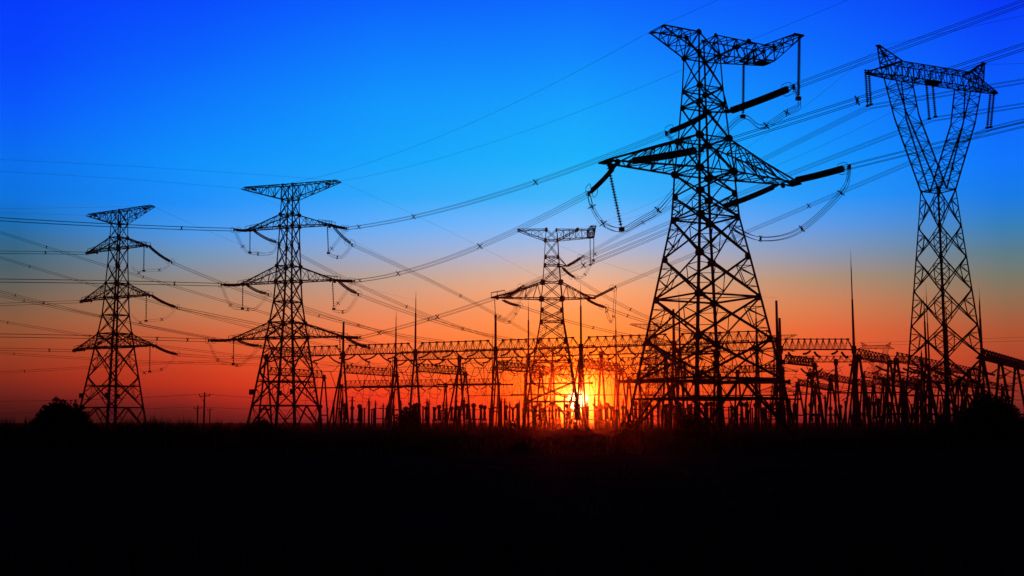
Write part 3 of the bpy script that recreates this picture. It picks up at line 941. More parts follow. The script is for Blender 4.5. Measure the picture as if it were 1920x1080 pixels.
# ------------------------------------------------------------------ substation gantries
def hit(P0, D, px):
    """parameter s where the ground line P0 + D s is seen in picture column px (at mid height)"""
    k = (px - 960) / FPX
    # x = k * (y*cp + (z)*sp)  with z about 10 m
    zz = 8.0
    return (k * (P0.y * cp + zz * sp) - P0.x) / (D.x - k * D.y * cp)
DA = V(0.8996, -0.4367, 0)
DB = V(0.4367, 0.8996, 0)
def dirn(a, b):
    d = V(b.x - a.x, b.y - a.y, 0)
    return d.normalized()
def column_part(root, base, z, splay, rad, sdir, mast=0.0, spike=False, struts=(5.5,), mid=False):
    """A-frame column of two tubes with cross struts; optional mast on top"""
    mb = MB()
    top = base + V(0, 0, z)
    for k in (-1, 1):
        mb.tube([base + sdir * splay * k, top + sdir * 0.25 * k], rad, 8)
        mb.tube([base + sdir * splay * k, base + sdir * splay * k + V(0, 0, 0.5)], rad * 1.8, 8)
    if mid:
        side = V(-sdir.y, sdir.x, 0)
        mb.tube([base + side * splay * 1.35, top + V(0, 0, -1)], rad * 0.9, 8)
    for h in struts:
        f = splay * (1 - h / z) + 0.25 * h / z
        mb.tube([base + sdir * f + V(0, 0, h), base - sdir * f + V(0, 0, h)], rad * 0.8, 6)
    mb.tube([top - V(0, 0, 1.0), top + V(0, 0, 0.9)], rad * 2.1, 8)
    mb.tube([top - V(0, 0, 0.2), top + V(0, 0, 0.15)], rad * 3.4, 8)
    c = mb.build('column', M_STEEL, root)
    if mast:
        mb = MB()
        a = top + V(0, 0, 0.9)
        if spike:
            mb.tube([a, a + V(0, 0, mast * 0.62)], [rad * 1.0, rad * 0.75], 8)
            mb.tube([a + V(0, 0, mast * 0.62), a + V(0, 0, mast * 0.86)], [rad * 0.5, rad * 0.4], 6)
            mb.tube([a + V(0, 0, mast * 0.86), a + V(0, 0, mast)], [rad * 0.25, 0.02], 5)
        else:
            mb.tube([a, a + V(0, 0, mast)], [rad * 1.2, rad * 1.0], 8)
        mb.build('mast', M_STEEL, c)
    return c
def beam_part(root, a, b, z, h, wd, wc, wb, n, cham=2.2):
    """three-chord lattice beam with sloping ends between the columns at a and b"""
    d = dirn(a, b)
    s = V(-d.y, d.x, 0) * (wd / 2)
    ln = (V(b.x, b.y, 0) - V(a.x, a.y, 0)).length
    za, zb_ = (z, z) if not isinstance(z, tuple) else z
    def pt(t, o, dz):
        return V(a.x, a.y, za + (zb_ - za) * t / ln + dz) + d * t + s * o
    mb = MB()
    for o in (-1, 1):
        mb.angle(pt(0.3, o, 0), pt(ln - 0.3, o, 0), wc)
        mb.angle(pt(0.3, o * 0.6, 0.1), pt(cham, 0, h), wc * 0.8)
        mb.angle(pt(ln - 0.3, o * 0.6, 0.1), pt(ln - cham, 0, h), wc * 0.8)
    mb.angle(pt(cham, 0, h), pt(ln - cham, 0, h), wc)
    mb.box(pt(cham, 0, h), wc * 3.2, wc * 2, wc * 1.6, math.atan2(d.y, d.x))
    mb.box(pt(ln - cham, 0, h), wc * 3.2, wc * 2, wc * 1.6, math.atan2(d.y, d.x))
    for k in range(n):
        t0 = cham + (ln - 2 * cham) * k / n
        t1 = cham + (ln - 2 * cham) * (k + 1) / n
        tm = (t0 + t1) / 2
        for o in (-1, 1):
            mb.bar(pt(t0, 0, h), pt(tm, o, 0), wb)
            mb.bar(pt(tm, o, 0), pt(t1, 0, h), wb)
            mb.bar(pt(t0, 0, h), pt(t0 - (t1 - t0) * 0.12, o, 0), wb * 0.9)
        mb.bar(pt(tm, -1, 0), pt(tm, 1, 0), wb)
        mb.bar(pt(t0, -1, 0), pt(tm, 1, 0), wb)
        mb.box(pt(t0, 0, h), wc * 1.8, wc * 1.8, wc * 1.6, math.atan2(d.y, d.x))
    return mb.build('beam', M_STEEL, root)
G_GAN = 'gantries of the substation'
G_SI = 'strain insulators under the gantry beams'
G_SJ = 'jumper loops under the gantry beams'
ORD = ['first', 'second', 'third', 'fourth', 'fifth', 'sixth', 'seventh']
BAYPH = {}
def gantry_row(label, short, P0, D, px, z, h, masts, splay, rad, wc, wb, npan, phases=True, sl=5.2, dip=1.6, skip_first_beam=False):
    t = thing('gantry', label, 'gantry', P0, 0, G_GAN)
    pts = [P0 + D * hit(P0, D, x) for x in px]
    nrm_ = V(-D.y, D.x, 0)
    loc = [p - P0 for p in pts]
    for i, p in enumerate(loc):
        m, spk = masts.get(i, (0, False))
        column_part(t, p, z, splay, rad, nrm_, m, spk, mid=(i % 3 == 1))
    for i in range(len(loc) - 1):
        beam_part(t, loc[i], loc[i + 1], z, h, 1.9, wc, wb, npan)
    if phases:
        for i in range(len(pts) - 1):
            for j, f in enumerate((0.2, 0.5, 0.8)):
                c = lerp(pts[i], pts[i + 1], f) + V(0, 0, z - 0.15)
                ends = []
                for k, nm in ((-1, 'front'), (1, 'rear')):
                    a = c + nrm_ * 0.9 * k
                    b = c + nrm_ * (0.9 + sl) * k + V(0, 0, -dip)
                    o = thing('strain_insulator', '%s strain string of the %s phase in the %s bay of the %s' % (nm, ORD[j], ORD[i], short), 'insulator', a, 0, G_SI)
                    mb = MB()
                    ribbed(mb, curve(V(0, 0, 0), b - a, 0.35, 6), 0.23, 0.42, 6)
                    mb.build('disc_string', M_PORC, o)
                    mb = MB()
                    mb.bar((b - a) * 0.97, (b - a) * 1.05, 0.25)
                    mb.build('clamp', M_STEEL, o)
                    ends.append(b)
                BAYPH[(short, i, j)] = ends
                lowp = c + V(0, 0, -4.2 - 0.8 * ((i + j) % 2))
                jm = spline([ends[0], lerp(ends[0], lowp, 0.5) + V(0, 0, -1.1), lowp, lerp(ends[1], lowp, 0.5) + V(0, 0, -1.1), ends[1]], 5)
                mb = MB()
                mb.tube([q - lowp for q in jm], 0.085, 5)
                o = mb.build('jumper_cable', M_WIRE)
                o.location = lowp
                tag(o, 'jumper loop of the %s phase in the %s bay of the %s' % (ORD[j], ORD[i], short), 'cable', G_SJ)
    return pts
R1P = V(-43, 309, 0)
row1 = gantry_row('front lattice gantry crossing the whole yard below the pylons, with seven tubular columns', 'front gantry', R1P, DA, [498, 642, 778, 929, 1090, 1265, 1460], 20.0, 2.5,
                  {1: (8.0, False), 2: (15.5, True), 3: (8.2, False), 4: (15.0, True), 5: (7.5, False), 6: (8.4, False)}, 3.2, 0.27, 0.24, 0.10, 9)
R2P = V(-34.6, 339, 0)
DA2 = V(0.8917, -0.4523, 0)
row2 = gantry_row('second lattice gantry behind the front one, with a thinner looking beam', 'second gantry', R2P, DA2, [741, 861, 991, 1128, 1276, 1421], 20.0, 2.5,
                  {0: (14.0, True), 2: (15.0, True), 4: (15.5, True), 5: (11.5, True)}, 3.2, 0.27, 0.2, 0.09, 9)
R3P = V(-5, 385, 0)
row3 = gantry_row('third lattice gantry, farthest back behind the sun pylon', 'third gantry', R3P, dirn(V(-5, 385, 0), V(33, 368, 0)), [931, 1036, 1156, 1285], 20.0, 2.4,
                  {1: (8.0, True), 2: (17.0, True)}, 3.2, 0.27, 0.2, 0.09, 9)
row4 = gantry_row('fourth lattice gantry, faint and low behind the right half of the yard', 'fourth gantry', V(10, 455, 0), dirn(V(10, 455, 0), V(110, 420, 0)), [985, 1090, 1200, 1310, 1420], 20.5, 2.4,
                  {1: (12.0, True), 3: (14.0, True)}, 3.2, 0.27, 0.2, 0.09, 9)
row5 = gantry_row('fifth lattice gantry, faintest, behind the left half of the yard', 'fifth gantry', V(-70, 470, 0), dirn(V(-70, 470, 0), V(30, 430, 0)), [640, 735, 835, 935], 16.5, 2.2,
                  {1: (12.0, True)}, 2.8, 0.26, 0.2, 0.09, 9)
# droppers from the jumpers down to the switchgear
G_DR = 'dropper cables down to the switchgear'
rd = random.Random(5)
for (nm_, i, j), ends in list(BAYPH.items()):
    if nm_ in ('fourth gantry', 'fifth gantry'):
        continue
    for k in (0, 1):
        a = ends[k]
        b = V(a.x + rd.uniform(-1.6, 1.6), a.y + (-2.5, 2.5)[k] + rd.uniform(-1, 1), 5.4)
        m = lerp(a, b, 0.55) + V(rd.uniform(-0.8, 0.8), 0, rd.uniform(-0.6, 0.4))
        o = MB()
        o.tube([q - a for q in spline([a, m, b], 5)], 0.045, 4)
        o = o.build('dropper_cable', M_WIRE)
        o.location = a
        tag(o, '%s dropper cable of the %s phase in the %s bay of the %s' % (('front', 'rear')[k], ORD[j], ORD[i], nm_), 'cable', G_DR)
# conductors from gantry to gantry
G_BC = 'overhead conductors between the gantries'
for i in range(1, 6):
    for j in range(3):
        a = BAYPH[('front gantry', i, j)][1]
        best = min((v[0] for k, v in BAYPH.items() if k[0] == 'second gantry'), key=lambda q: abs((q - a).normalized().dot(DA)))
        pts = curve(a, best, 0.7, 10)
        o = thing('overhead_conductor', 'twin conductor running back from the %s phase in the %s bay of the front gantry' % (ORD[j], ORD[i]), 'cable', a, 0, G_BC)
        for k in (-0.2, 0.2):
            mb = MB()
            mb.tube([q - a + V(0, 0, k) for q in pts], 0.03, 4)
            mb.build('conductor', M_WIRE, o)

# cross gantries running away from the viewer
def cross_gantry(label, a, b, z, cols, h=2.0, wd=1.5, wc=0.2, wb=0.09, n=11, rad=0.2, splay=2.0, masts={}, mid=False, cham=1.5):
    t = thing('gantry', label, 'gantry', V(a.x, a.y, 0), 0, G_GAN)
    o = V(a.x, a.y, 0)
    d = dirn(a, b)
    s = V(-d.y, d.x, 0)
    beam_part(t, V(0, 0, 0), V(b.x, b.y, 0) - o, z, h, wd, wc, wb, n, cham)
    zz = z if not isinstance(z, tuple) else z[0]
    for i, f in enumerate(cols):
        m, spk = masts.get(i, (0, False))
        column_part(t, lerp(V(0, 0, 0), V(b.x, b.y, 0) - o, f), zz, splay, rad, s, m, spk, struts=(4.0,), mid=mid)
    return t
names = ['far left', 'left', 'second from the left', 'sunset', 'middle', 'right']
for i in range(0, 5):
    a = row1[i] + DB * 0.8
    b = a + DB * 27
    cross_gantry('low lattice beam running back from the %s column of the front gantry' % ORD[i], a, b, 15.2, (1.0,), splay=2.0, rad=0.24)
def gp(px, Y):
    return V(*(at(px, 793, Y).xy), 0)
cross_gantry('level lattice gantry right of the largest pylon, in front of the tiny T top', gp(1467, 286), gp(1606, 286), 19.9, (0.0, 1.0), h=2.6, n=10, splay=2.6, rad=0.3, masts={0: (7.0, False)}, mid=True, wc=0.24)
cross_gantry('level lattice gantry farther back, between the plain mast and the cup pylon', gp(1480, 345), gp(1733, 345), 19.9, (0.36, 1.0), h=1.75, n=18, splay=2.6, rad=0.3, masts={1: (3.0, True)})
cross_gantry('lattice beam sloping away right behind the plain tall mast', gp(1613, 288), gp(1672, 316), 18.0, (0.02, 1.0), h=2.2, wd=2.2, wc=0.22, wb=0.10, n=9, rad=0.34, splay=2.2)
cross_gantry('long lattice beam receding behind the cup pylon legs', gp(1685, 291), gp(1850, 392), 17.2, (0.0, 0.28, 0.52, 0.78), h=2.3, wd=2.0, wc=0.22, wb=0.095, n=24, rad=0.34, splay=2.3, masts={1: (19.0, True), 2: (20.0, True)})
cross_gantry('heavy roof like lattice beam running out of the right edge', gp(1847, 271), gp(1975, 372), 17.0, (0.0, 0.21, 0.42, 0.62), h=2.0, wd=2.6, wc=0.34, wb=0.2, n=26, rad=0.36, splay=2.4, masts={0: (13.5, True)})
cross_gantry('lattice beam sloping away right beside the foot of the largest pylon', gp(1474, 294), gp(1531, 312), 17.0, (1.0,), h=2.0, wd=2.0, wc=0.26, wb=0.12, n=9, rad=0.3, splay=2.2)
cross_gantry('lower lattice beam sloping away right towards the level gantry column', gp(1520, 304), gp(1572, 350), 14.2, (0.0,), h=1.8, wd=1.8, wc=0.2, wb=0.1, n=9, rad=0.26, splay=2.0)
cross_gantry('lower lattice beam seen between the two columns left of the cup pylon', gp(1693, 325), gp(1765, 352), 12.4, (1.0,), h=1.8, wd=1.8, wc=0.22, wb=0.1, n=9, rad=0.26, splay=2.0)
cross_gantry('lower lattice beam hidden behind the feet of the largest pylon', gp(1180, 320), gp(1350, 300), 13.6, (0.0, 0.5, 1.0), h=1.8, wd=1.8, wc=0.22, wb=0.1, n=16, rad=0.28, splay=2.2)
cross_gantry('tall lattice frame end behind the left foot of the largest pylon', gp(1250, 262), gp(1345, 255), 17.0, (0.0, 1.0), h=1.6, wd=1.4, wc=0.2, wb=0.1, n=7, rad=0.26, splay=2.2)
cross_gantry('lattice frame inside the right half of the largest pylon foot', gp(1385, 330), gp(1470, 318), 16.0, (0.0, 1.0), h=1.8, wd=1.6, wc=0.22, wb=0.1, n=9, rad=0.28, splay=2.2)
for lab, x0, Y0, x1, Y1, z, cols in (
        ('lattice beam low behind the level gantry, just left of the plain tall mast', 1560, 335, 1640, 395, 14.0, (0.0, 0.5, 1.0)),
        ('lattice beam far behind, between the plain tall mast and the cup pylon', 1622, 372, 1725, 440, 16.5, (0.0, 0.33, 0.66, 1.0)),
        ('low lattice beam among the right feet of the cup pylon', 1745, 300, 1835, 360, 12.5, (0.0, 0.35, 0.7, 1.0)),
        ('low lattice beam just right of the feet of the largest pylon', 1498, 345, 1560, 400, 13.0, (0.0, 0.5)),
        ('low lattice beam behind the left leg of the cup pylon', 1640, 300, 1722, 352, 12.0, (0.3, 0.65, 1.0)),
        ('low lattice beam at the right edge behind the large dark bush', 1800, 330, 1900, 410, 13.0, (0.0, 0.4, 0.8))):
    cross_gantry(lab, gp(x0, Y0), gp(x1, Y1), z, cols, h=1.8, wd=1.6, wc=0.2, wb=0.09, n=14, rad=0.3, splay=2.2, mid=True)
# strings of the right-hand yard
for lab, x0, y0, x1, y1, Y in (
        ('dark strain string under the level gantry, left one right of the largest pylon', 1477, 660, 1490, 671, 286), ('dark strain string under the level gantry pointing left, first', 1521, 657, 1504, 664, 286),
        ('dark strain string under the level gantry pointing right, second', 1526, 659, 1539, 670, 286), ('dark strain string under the level gantry pointing left, second', 1572, 657, 1556, 664, 286),
        ('dark strain string under the level gantry pointing right, third', 1577, 659, 1590, 672, 286), ('dark strain string left of the tall plain mast pointing left', 1607, 677, 1590, 685, 290),
        ('slack strain string left of the cup pylon foot, reaching to the right column', 1845, 684, 1808, 695, 272), ('lower strain string below the heavy roof like beam', 1872, 692, 1846, 703, 283),
        ('strain string between the two rear columns of the heavy beam', 1899, 695, 1868, 706, 298), ('strain string at the right edge below the heavy beam', 1930, 697, 1896, 712, 312),
        ('strain string behind the cup pylon foot sloping right, upper', 1775, 694, 1806, 712, 330), ('strain string behind the cup pylon foot sloping right, lower', 1740, 690, 1790, 703, 315),
        ('strain string right of the tall mast sloping down right, upper', 1640, 685, 1672, 697, 300), ('strain string right of the tall mast sloping down right, lower', 1672, 690, 1700, 700, 316),
        ('strain string in front of the left column group of the cup pylon', 1690, 690, 1735, 702, 300)):
    strain(lab, at(x0, y0, Y), at(x1, y1, Y + 2), rad=0.34, sep=0, sag=0.3, pitch=0.42, rings=0, sides=6, group='strain insulators of the right yard')

# ------------------------------------------------------------------ tubular buses on V strings
G_BUS = 'tubular buses of the substation'
G_VS = 'V strings carrying the tubular buses'
buses = [(560, 752, 727, .17), (683, 791, 724, .17), (708, 838, 725.5, .17), (823, 938, 720.5, .17), (850, 960, 721.8, .17), (990, 1110, 719, .18), (1160, 1330, 715, .4), (1300, 1480, 717, .42),
         (880, 985, 742, .12), (960, 1090, 740, .22), (1096, 1230, 740.5, .14), (1200, 1360, 742, .16), (1340, 1490, 741.5, .2), (1190, 1500, 749, .24),
         (1488, 1541, 739, .2), (1552, 1690, 736.5, .24), (1690, 1850, 741.5, .24), (1700, 1800, 765, .14), (1640, 1700, 757, .12)]
BLAB = ['long bus tube behind the feet of the taller left pylon', 'bus tube just right of the taller left pylon', 'lower bus tube ending left of the thin middle column', 'upper bus tube left of the sun pylon',
        'lower bus tube left of the sun pylon', 'upper bus tube across the glow above the sun', 'thick bus tube behind the left feet of the largest pylon', 'thick bus tube behind the right feet of the largest pylon',
        'thin low bus tube left of the sun', 'thick bus tube touching the left rim of the sun', 'thin bus tube right of the sun', 'low bus tube behind the left feet of the largest pylon',
        'low bus tube behind the right feet of the largest pylon', 'lowest long bus tube under the largest pylon', 'short bus tube right of the largest pylon', 'thick bus tube left of and behind the plain tall mast',
        'thick bus tube behind the feet of the cup pylon', 'lowest thin bus tube before the cup pylon', 'short low bus tube right of the plain tall mast']
for n_, ((x0, x1, y, r_), lab) in enumerate(zip(buses, BLAB)):
    zb = 11.2 if y < 745 else (9.2 if y < 752 else 6.5)
    Y = min((zb - CAMZ) * FPX / (793 - y), 385)
    a, b = at(x0, y, Y + 5), at(x1, y - 0.3, Y - 1)
    a.z = b.z = (a.z + b.z) / 2
    t = thing('bus_tube', lab, 'bus', a, 0, G_BUS)
    mb = MB()
    mb.tube([V(0, 0, 0), b - a], r_, 8)
    mb.build('tube', M_WIRE, t)
    mb = MB()
    mb.tube([(b - a) * -0.012, (b - a) * 0.012], r_ * 1.5, 8)
    mb.build('end_fitting', M_STEEL, t)
    mb = MB()
    mb.tube([(b - a) * 0.988, (b - a) * 1.012], r_ * 1.5, 8)
    mb.build('end_fitting', M_STEEL, t)
    d = dirn(a, b)
    up = 4.4 if y < 745 else 3.0
    if y < 748:
        nv = max(2, int((x1 - x0) / 40))
        for k in range(nv):
            c = lerp(a, b, (k + 0.5) / nv)
            o = thing('v_string', '%s V string along the %s' % (ORD[k], lab.split(' ', 0)[0]), 'insulator', c, 0, G_VS)
            for s_ in (-1, 1):
                mb = MB()
                ribbed(mb, [d * (0.25 * s_) + V(0, 0, r_), d * (1.9 * s_) + V(0, 0, up)], 0.15, 0.4, 6)
                mb.build('disc_string', M_PORC, o)
            mb = MB()
            mb.box(V(0, 0, r_ * 0.5), 0.5, 0.3, r_ * 2.4)
            mb.build('clamp', M_STEEL, o)

# ------------------------------------------------------------------ switchgear at the foot of the yard
def porcelain(mb, base, h, r0, r1, pitch=0.22, sides=8):
    n = max(3, int(h / pitch))
    pts, rr = [], []
    for k in range(n):
        z = base.z + h * k / n
        r_ = r0 + (r1 - r0) * k / n
        for f, g in ((0, 0.72), (0.25, 1.0), (0.6, 0.95), (0.75, 0.72)):
            pts.append(V(base.x, base.y, z + f * h / n))
            rr.append(r_ * g)
    pts.append(V(base.x, base.y, base.z + h))
    rr.append(r1 * 0.72)
    mb.tube(pts, rr, sides)
def make_transformer():
    t = thing('current_transformer', 'x', 'transformer')
    mb = MB()
    for x in (-0.3, 0.3):
        for y in (-0.3, 0.3):
            mb.angle(V(x * 1.3, y * 1.3, 0), V(x, y, 2.2), 0.16)
    mb.box(V(0, 0, 2.3), 0.95, 0.95, 0.3)
    for x in (-1, 1):
        mb.bar(V(0.38 * x, -0.38, 0.3), V(0.32 * x, 0.32, 2.0), 0.08)
        mb.bar(V(-0.38, 0.38 * x, 0.3), V(0.32, 0.32 * x, 2.0), 0.08)
    mb.build('support', M_STEEL, t)
    mb = MB(); porcelain(mb, V(0, 0, 2.45), 2.4, 0.44, 0.32); mb.build('porcelain_column', M_PORC, t)
    mb = MB(); mb.tube([V(0, 0, 4.8), V(0, 0, 5.0), V(0, 0, 5.5), V(0, 0, 5.75)], [0.35, 0.52, 0.52, 0.2], 10); mb.bar(V(-0.7, 0, 5.2), V(0.7, 0, 5.2), 0.09); mb.build('head', M_STEEL, t)
    return t
def make_breaker():
    t = thing('circuit_breaker', 'x', 'breaker')
    mb = MB()
    for x in (-0.45, 0.45):
        mb.angle(V(x, 0, 0), V(x, 0, 2.0), 0.24)
    mb.box(V(0, 0, 2.0), 1.3, 0.7, 0.25)
    mb.box(V(0, 0.1, 1.2), 0.8, 0.6, 0.9)
    mb.build('support', M_STEEL, t)
    mb = MB(); porcelain(mb, V(0, 0, 2.1), 2.6, 0.36, 0.3); mb.build('porcelain_column', M_PORC, t)
    for s in (-1, 1):
        mb = MB()
        pts, rr = [], []
        for k in range(6):
            for f, g in ((0, 0.2), (0.06, 0.3), (0.13, 0.2)):
                pts.append(V(s * (0.2 + k * 0.14 + f * 0.7), 0, 4.95 + k * 0.11)); rr.append(g)
        mb.tube(pts, rr, 8)
        mb.build('breaking_chamber', M_PORC, t)
    mb = MB(); mb.box(V(0, 0, 4.9), 0.6, 0.5, 0.6); mb.build('gear_head', M_STEEL, t)
    return t
def make_disconnector():
    t = thing('disconnector', 'x', 'switch')
    for s in (-1, 1):
        mb = MB(); mb.tube([V(s * 1.5, 0, 0), V(s * 1.5, 0, 2.4)], 0.2, 8); mb.box(V(s * 1.5, 0, 0.2), 0.7, 0.7, 0.4); mb.build('support', M_CONC, t)
        mb = MB(); porcelain(mb, V(s * 1.5, 0, 2.5), 2.1, 0.23, 0.2); mb.build('porcelain_column', M_PORC, t)
    mb = MB(); mb.box(V(0, 0, 2.42), 3.5, 0.3, 0.2); mb.build('base_beam', M_STEEL, t)
    mb = MB(); mb.bar(V(-1.7, 0, 4.72), V(1.7, 0, 4.72), 0.12); mb.box(V(-1.5, 0, 4.7), 0.45, 0.3, 0.25); mb.box(V(1.5, 0, 4.7), 0.45, 0.3, 0.25); mb.box(V(0, 0, 4.72), 0.35, 0.2, 0.3); mb.build('blade', M_STEEL, t)
    return t
def make_arrester():
    t = thing('surge_arrester', 'x', 'arrester')
    mb = MB(); mb.tube([V(0, 0, 0), V(0, 0, 2.4)], 0.22, 8); mb.box(V(0, 0, 0.2), 0.8, 0.8, 0.4); mb.build('support', M_CONC, t)
    mb = MB(); porcelain(mb, V(0, 0, 2.4), 4.0, 0.27, 0.23); mb.build('porcelain_column', M_PORC, t)
    mb = MB(); mb.tube([V(0.62 * math.cos(R(k * 30)), 0.62 * math.sin(R(k * 30)), 6.0) for k in range(12)], 0.05, 5, closed=True)
    mb.build('grading_ring', M_STEEL, t)
    mb = MB(); mb.tube([V(0, 0, 6.35), V(0, 0, 7.0)], [0.12, 0.06], 6); mb.bar(V(-0.5, 0, 6.6), V(0.5, 0, 6.6), 0.07); mb.build('terminal', M_STEEL, t)
    return t
def make_post():
    t = thing('post_insulator', 'x', 'insulator')
    mb = MB(); mb.tube([V(0, 0, 0), V(0, 0, 2.8)], 0.17, 8); mb.box(V(0, 0, 0.15), 0.6, 0.6, 0.3); mb.build('support', M_CONC, t)
    mb = MB(); porcelain(mb, V(0, 0, 2.8), 1.9, 0.21, 0.19); mb.build('porcelain_column', M_PORC, t)
    mb = MB(); mb.box(V(0, 0, 4.8), 0.5, 0.35, 0.2); mb.build('cap', M_STEEL, t)
    return t
KINDS = dict(t=(make_transformer(), 'thick round headed transformer', 'instrument transformers of the yard'), b=(make_breaker(), 'V headed breaker', 'breakers of the yard'), d=(make_disconnector(), 'two post switch', 'switches of the yard'),
             a=(make_arrester(), 'tall ringed arrester', 'arresters of the yard'), p=(make_post(), 'slim insulator post', 'insulator posts of the yard'))
used = set()
GEAR = []
ORDN = ORD + ['eighth', 'ninth', 'tenth', 'eleventh', 'twelfth', 'thirteenth', 'fourteenth', 'fifteenth', 'sixteenth', 'seventeenth', 'eighteenth', 'nineteenth', 'twentieth', 'twenty-first', 'twenty-second', 'twenty-third', 'twenty-fourth']
def zone(px):
    for lim, nm in ((640, 'at the taller left pylon'), (790, 'right of the taller left pylon'), (985, 'left of the sun pylon'), (1090, 'below the setting sun'), (1190, 'just right of the sun'),
                    (1345, 'at the left feet of the largest pylon'), (1500, 'at the right feet of the largest pylon'), (1700, 'left of the cup pylon'), (9999, 'at the feet of the cup pylon')):
        if px < lim:
            return nm
def place_gear(k, px, Y, rz=None, sc_=1.0):
    src = KINDS[k][0]
    p = gp(px, Y)
    rz = R(-25.9) if rz is None else rz
    if k not in used:
        used.add(k)
        src.location = p
        src.rotation_euler = (0, 0, rz)
        src.scale = (sc_,) * 3
        o = src
    else:
        o = dup(src, 'x', p, rz, 'x', sc_)
    GEAR.append((px, k, o))
def label_gear():
    byz = {}
    for px, k, o in sorted(GEAR, key=lambda g: g[0]):
        byz.setdefault((k, zone(px)), []).append(o)
    for (k, z), os_ in byz.items():
        for i, o in enumerate(os_):
            o['label'] = (KINDS[k][1] if len(os_) == 1 else '%s %s from the left' % (ORDN[i], KINDS[k][1])) + ', ' + z
            o['group'] = KINDS[k][2]
rg = random.Random(11)
x = 600
seq = 'tpaptatpapdtpatb'
i = 0
while x < 1500:                       # nearest line of gear
    k = seq[i % len(seq)]
    Y = 298 - (x - 600) * 0.030
    place_gear(k, x, Y + rg.uniform(-5, 5), sc_=rg.uniform(1.0, 1.22))
    x += rg.uniform(8.5, 14) * (1.3 if k == 'd' else 1.0)
    i += 1
x = 660
while x < 1500:                       # line behind
    k = seq[(i * 5 + 3) % len(seq)]
    Y = 326 - (x - 600) * 0.034
    place_gear(k, x, Y + rg.uniform(-4, 4), sc_=rg.uniform(1.05, 1.25))
    x += rg.uniform(12, 20)
    i += 1
x = 860
while x < 1500:
    k = 'apatp'[i % 5]
    place_gear(k, x, 360 - (x - 860) * 0.035, sc_=rg.uniform(1.05, 1.3))
    x += rg.uniform(22, 34)
    i += 1
x = 640
while x < 1490:                       # thin front line
    k = 'ptapatpa'[i % 8]
    place_gear(k, x, 284 - (x - 600) * 0.026 + rg.uniform(-3, 3), sc_=rg.uniform(0.95, 1.15))
    x += rg.uniform(20, 36)
    i += 1
x = 1512
while x < 1840:
    k = seq[(i * 3) % len(seq)]
    place_gear(k, x, 285 + rg.uniform(-6, 34), R(rg.choice((0, 64))), rg.uniform(1.0, 1.45))
    x += rg.uniform(6.5, 11)
    i += 1

label_gear()

# ------------------------------------------------------------------ plain lightning masts
def light_mast(label, px, Y, h, rad):
    p = gp(px, Y)
    t = thing('lightning_mast', label, 'mast', p, 0, 'free standing lightning masts')
    mb = MB()
    mb.tube([V(0, 0, 0), V(0, 0, h * 0.5), V(0, 0, h * 0.72)], [rad, rad * 0.72, rad * 0.5], 10)
    mb.tube([V(0, 0, h * 0.72), V(0, 0, h * 0.9)], [rad * 0.38, rad * 0.28], 8)
    mb.build('shaft', M_STEEL, t)
    mb = MB(); mb.tube([V(0, 0, h * 0.9), V(0, 0, h)], [rad * 0.2, 0.015], 6); mb.build('finial', M_STEEL, t)
    mb = MB(); mb.box(V(0, 0, 0.3), 1.6, 1.6, 0.6); mb.build('footing', M_CONC, t)
light_mast('plain tall mast standing free right of the largest pylon', 1606, 272, 43.0, 0.42)
light_mast('thin mast with a needle top seen through the left feet of the cup pylon', 1747, 300, 38.5, 0.32)
light_mast('thin mast with a needle top touching the right leg of the cup pylon', 1848, 268, 33.5, 0.28)
light_mast('thin mast with a needle top just right of the sun pylon glow', 1157, 362, 35.0, 0.28)
light_mast('thin mast with a needle top left of the sun pylon', 923, 352, 30.0, 0.26)

# ------------------------------------------------------------------ wooden line at the left, wires to the right
G_UP = 'wooden poles of the small line'
def utility_pole(label, px, Y, h, rz, rad=0.16):
    p = gp(px, Y)
    t = thing('utility_pole', label, 'pole', p, rz, G_UP)
    mb = MB(); mb.tube([V(0, 0, 0), V(0, 0, h)], [rad * 1.15, rad * 0.85], 8); mb.build('pole', M_WOOD, t)
    mb = MB()
    mb.bar(V(-1.0, 0, h - 0.75), V(1.0, 0, h - 0.65), 0.15)
    mb.bar(V(-0.85, 0, h - 0.75), V(0, 0, h - 1.9), 0.08)
    mb.build('crossarm', M_WOOD, t)
    for x in (-0.95, 0.95):
        mb = MB(); porcelain(mb, V(x, 0, h - 0.65), 0.4, 0.1, 0.07, 0.13, 6); mb.build('pin_insulator', M_PORC, t)
    return V(p.x, p.y, h - 0.3)
u1 = utility_pole('taller wooden pole with a crossarm standing right of the leftmost pylon', 382, 220, 7.5, R(8))
u2 = utility_pole('shorter wooden pole just left of the taller wooden pole', 370, 300, 6.2, R(20), 0.18)
u3 = utility_pole('tiny wooden pole half sunk in reeds right of the taller wooden pole', 393, 420, 7.2, R(20), 0.18)
kw = dict(n=1, r=0.03, group='low wires of the wooden poles')
power_line('low wire running left from the taller wooden pole', u1, at(-400, 742, 215), None, 1.2, **kw)
power_line('low wire running right from the taller wooden pole', u1, at(700, 752, 300), None, 0.5, **kw)
power_line('lower wire running left from the shorter wooden pole', u2, at(-400, 780, 300), None, 0.6, **kw)
power_line('lower wire running right from the shorter wooden pole', u2, at(700, 770, 380), None, 0.5, **kw)
kw = dict(n=1, r=0.05, group='distant wires at the right')
for k, (ya, yb) in enumerate(((645, 631), (648.5, 638))):
    power_line('%s of two distant wires crossing behind the cup pylon' % ('upper', 'lower')[k], at(1480, ya + 3, 600), at(2400, yb - 16, 430), (1920, yb + 1), **kw)
for k, (ya, yb) in enumerate(((700, 722), (706, 729), (712, 716), (719, 735), (726, 728), (733, 741))):
    power_line('faint low wire behind the right yard, %s from the top' % ORD[k], at(1440, ya, 420), at(2300, yb + 4, 380), None, 0.6, **dict(kw, r=0.035))
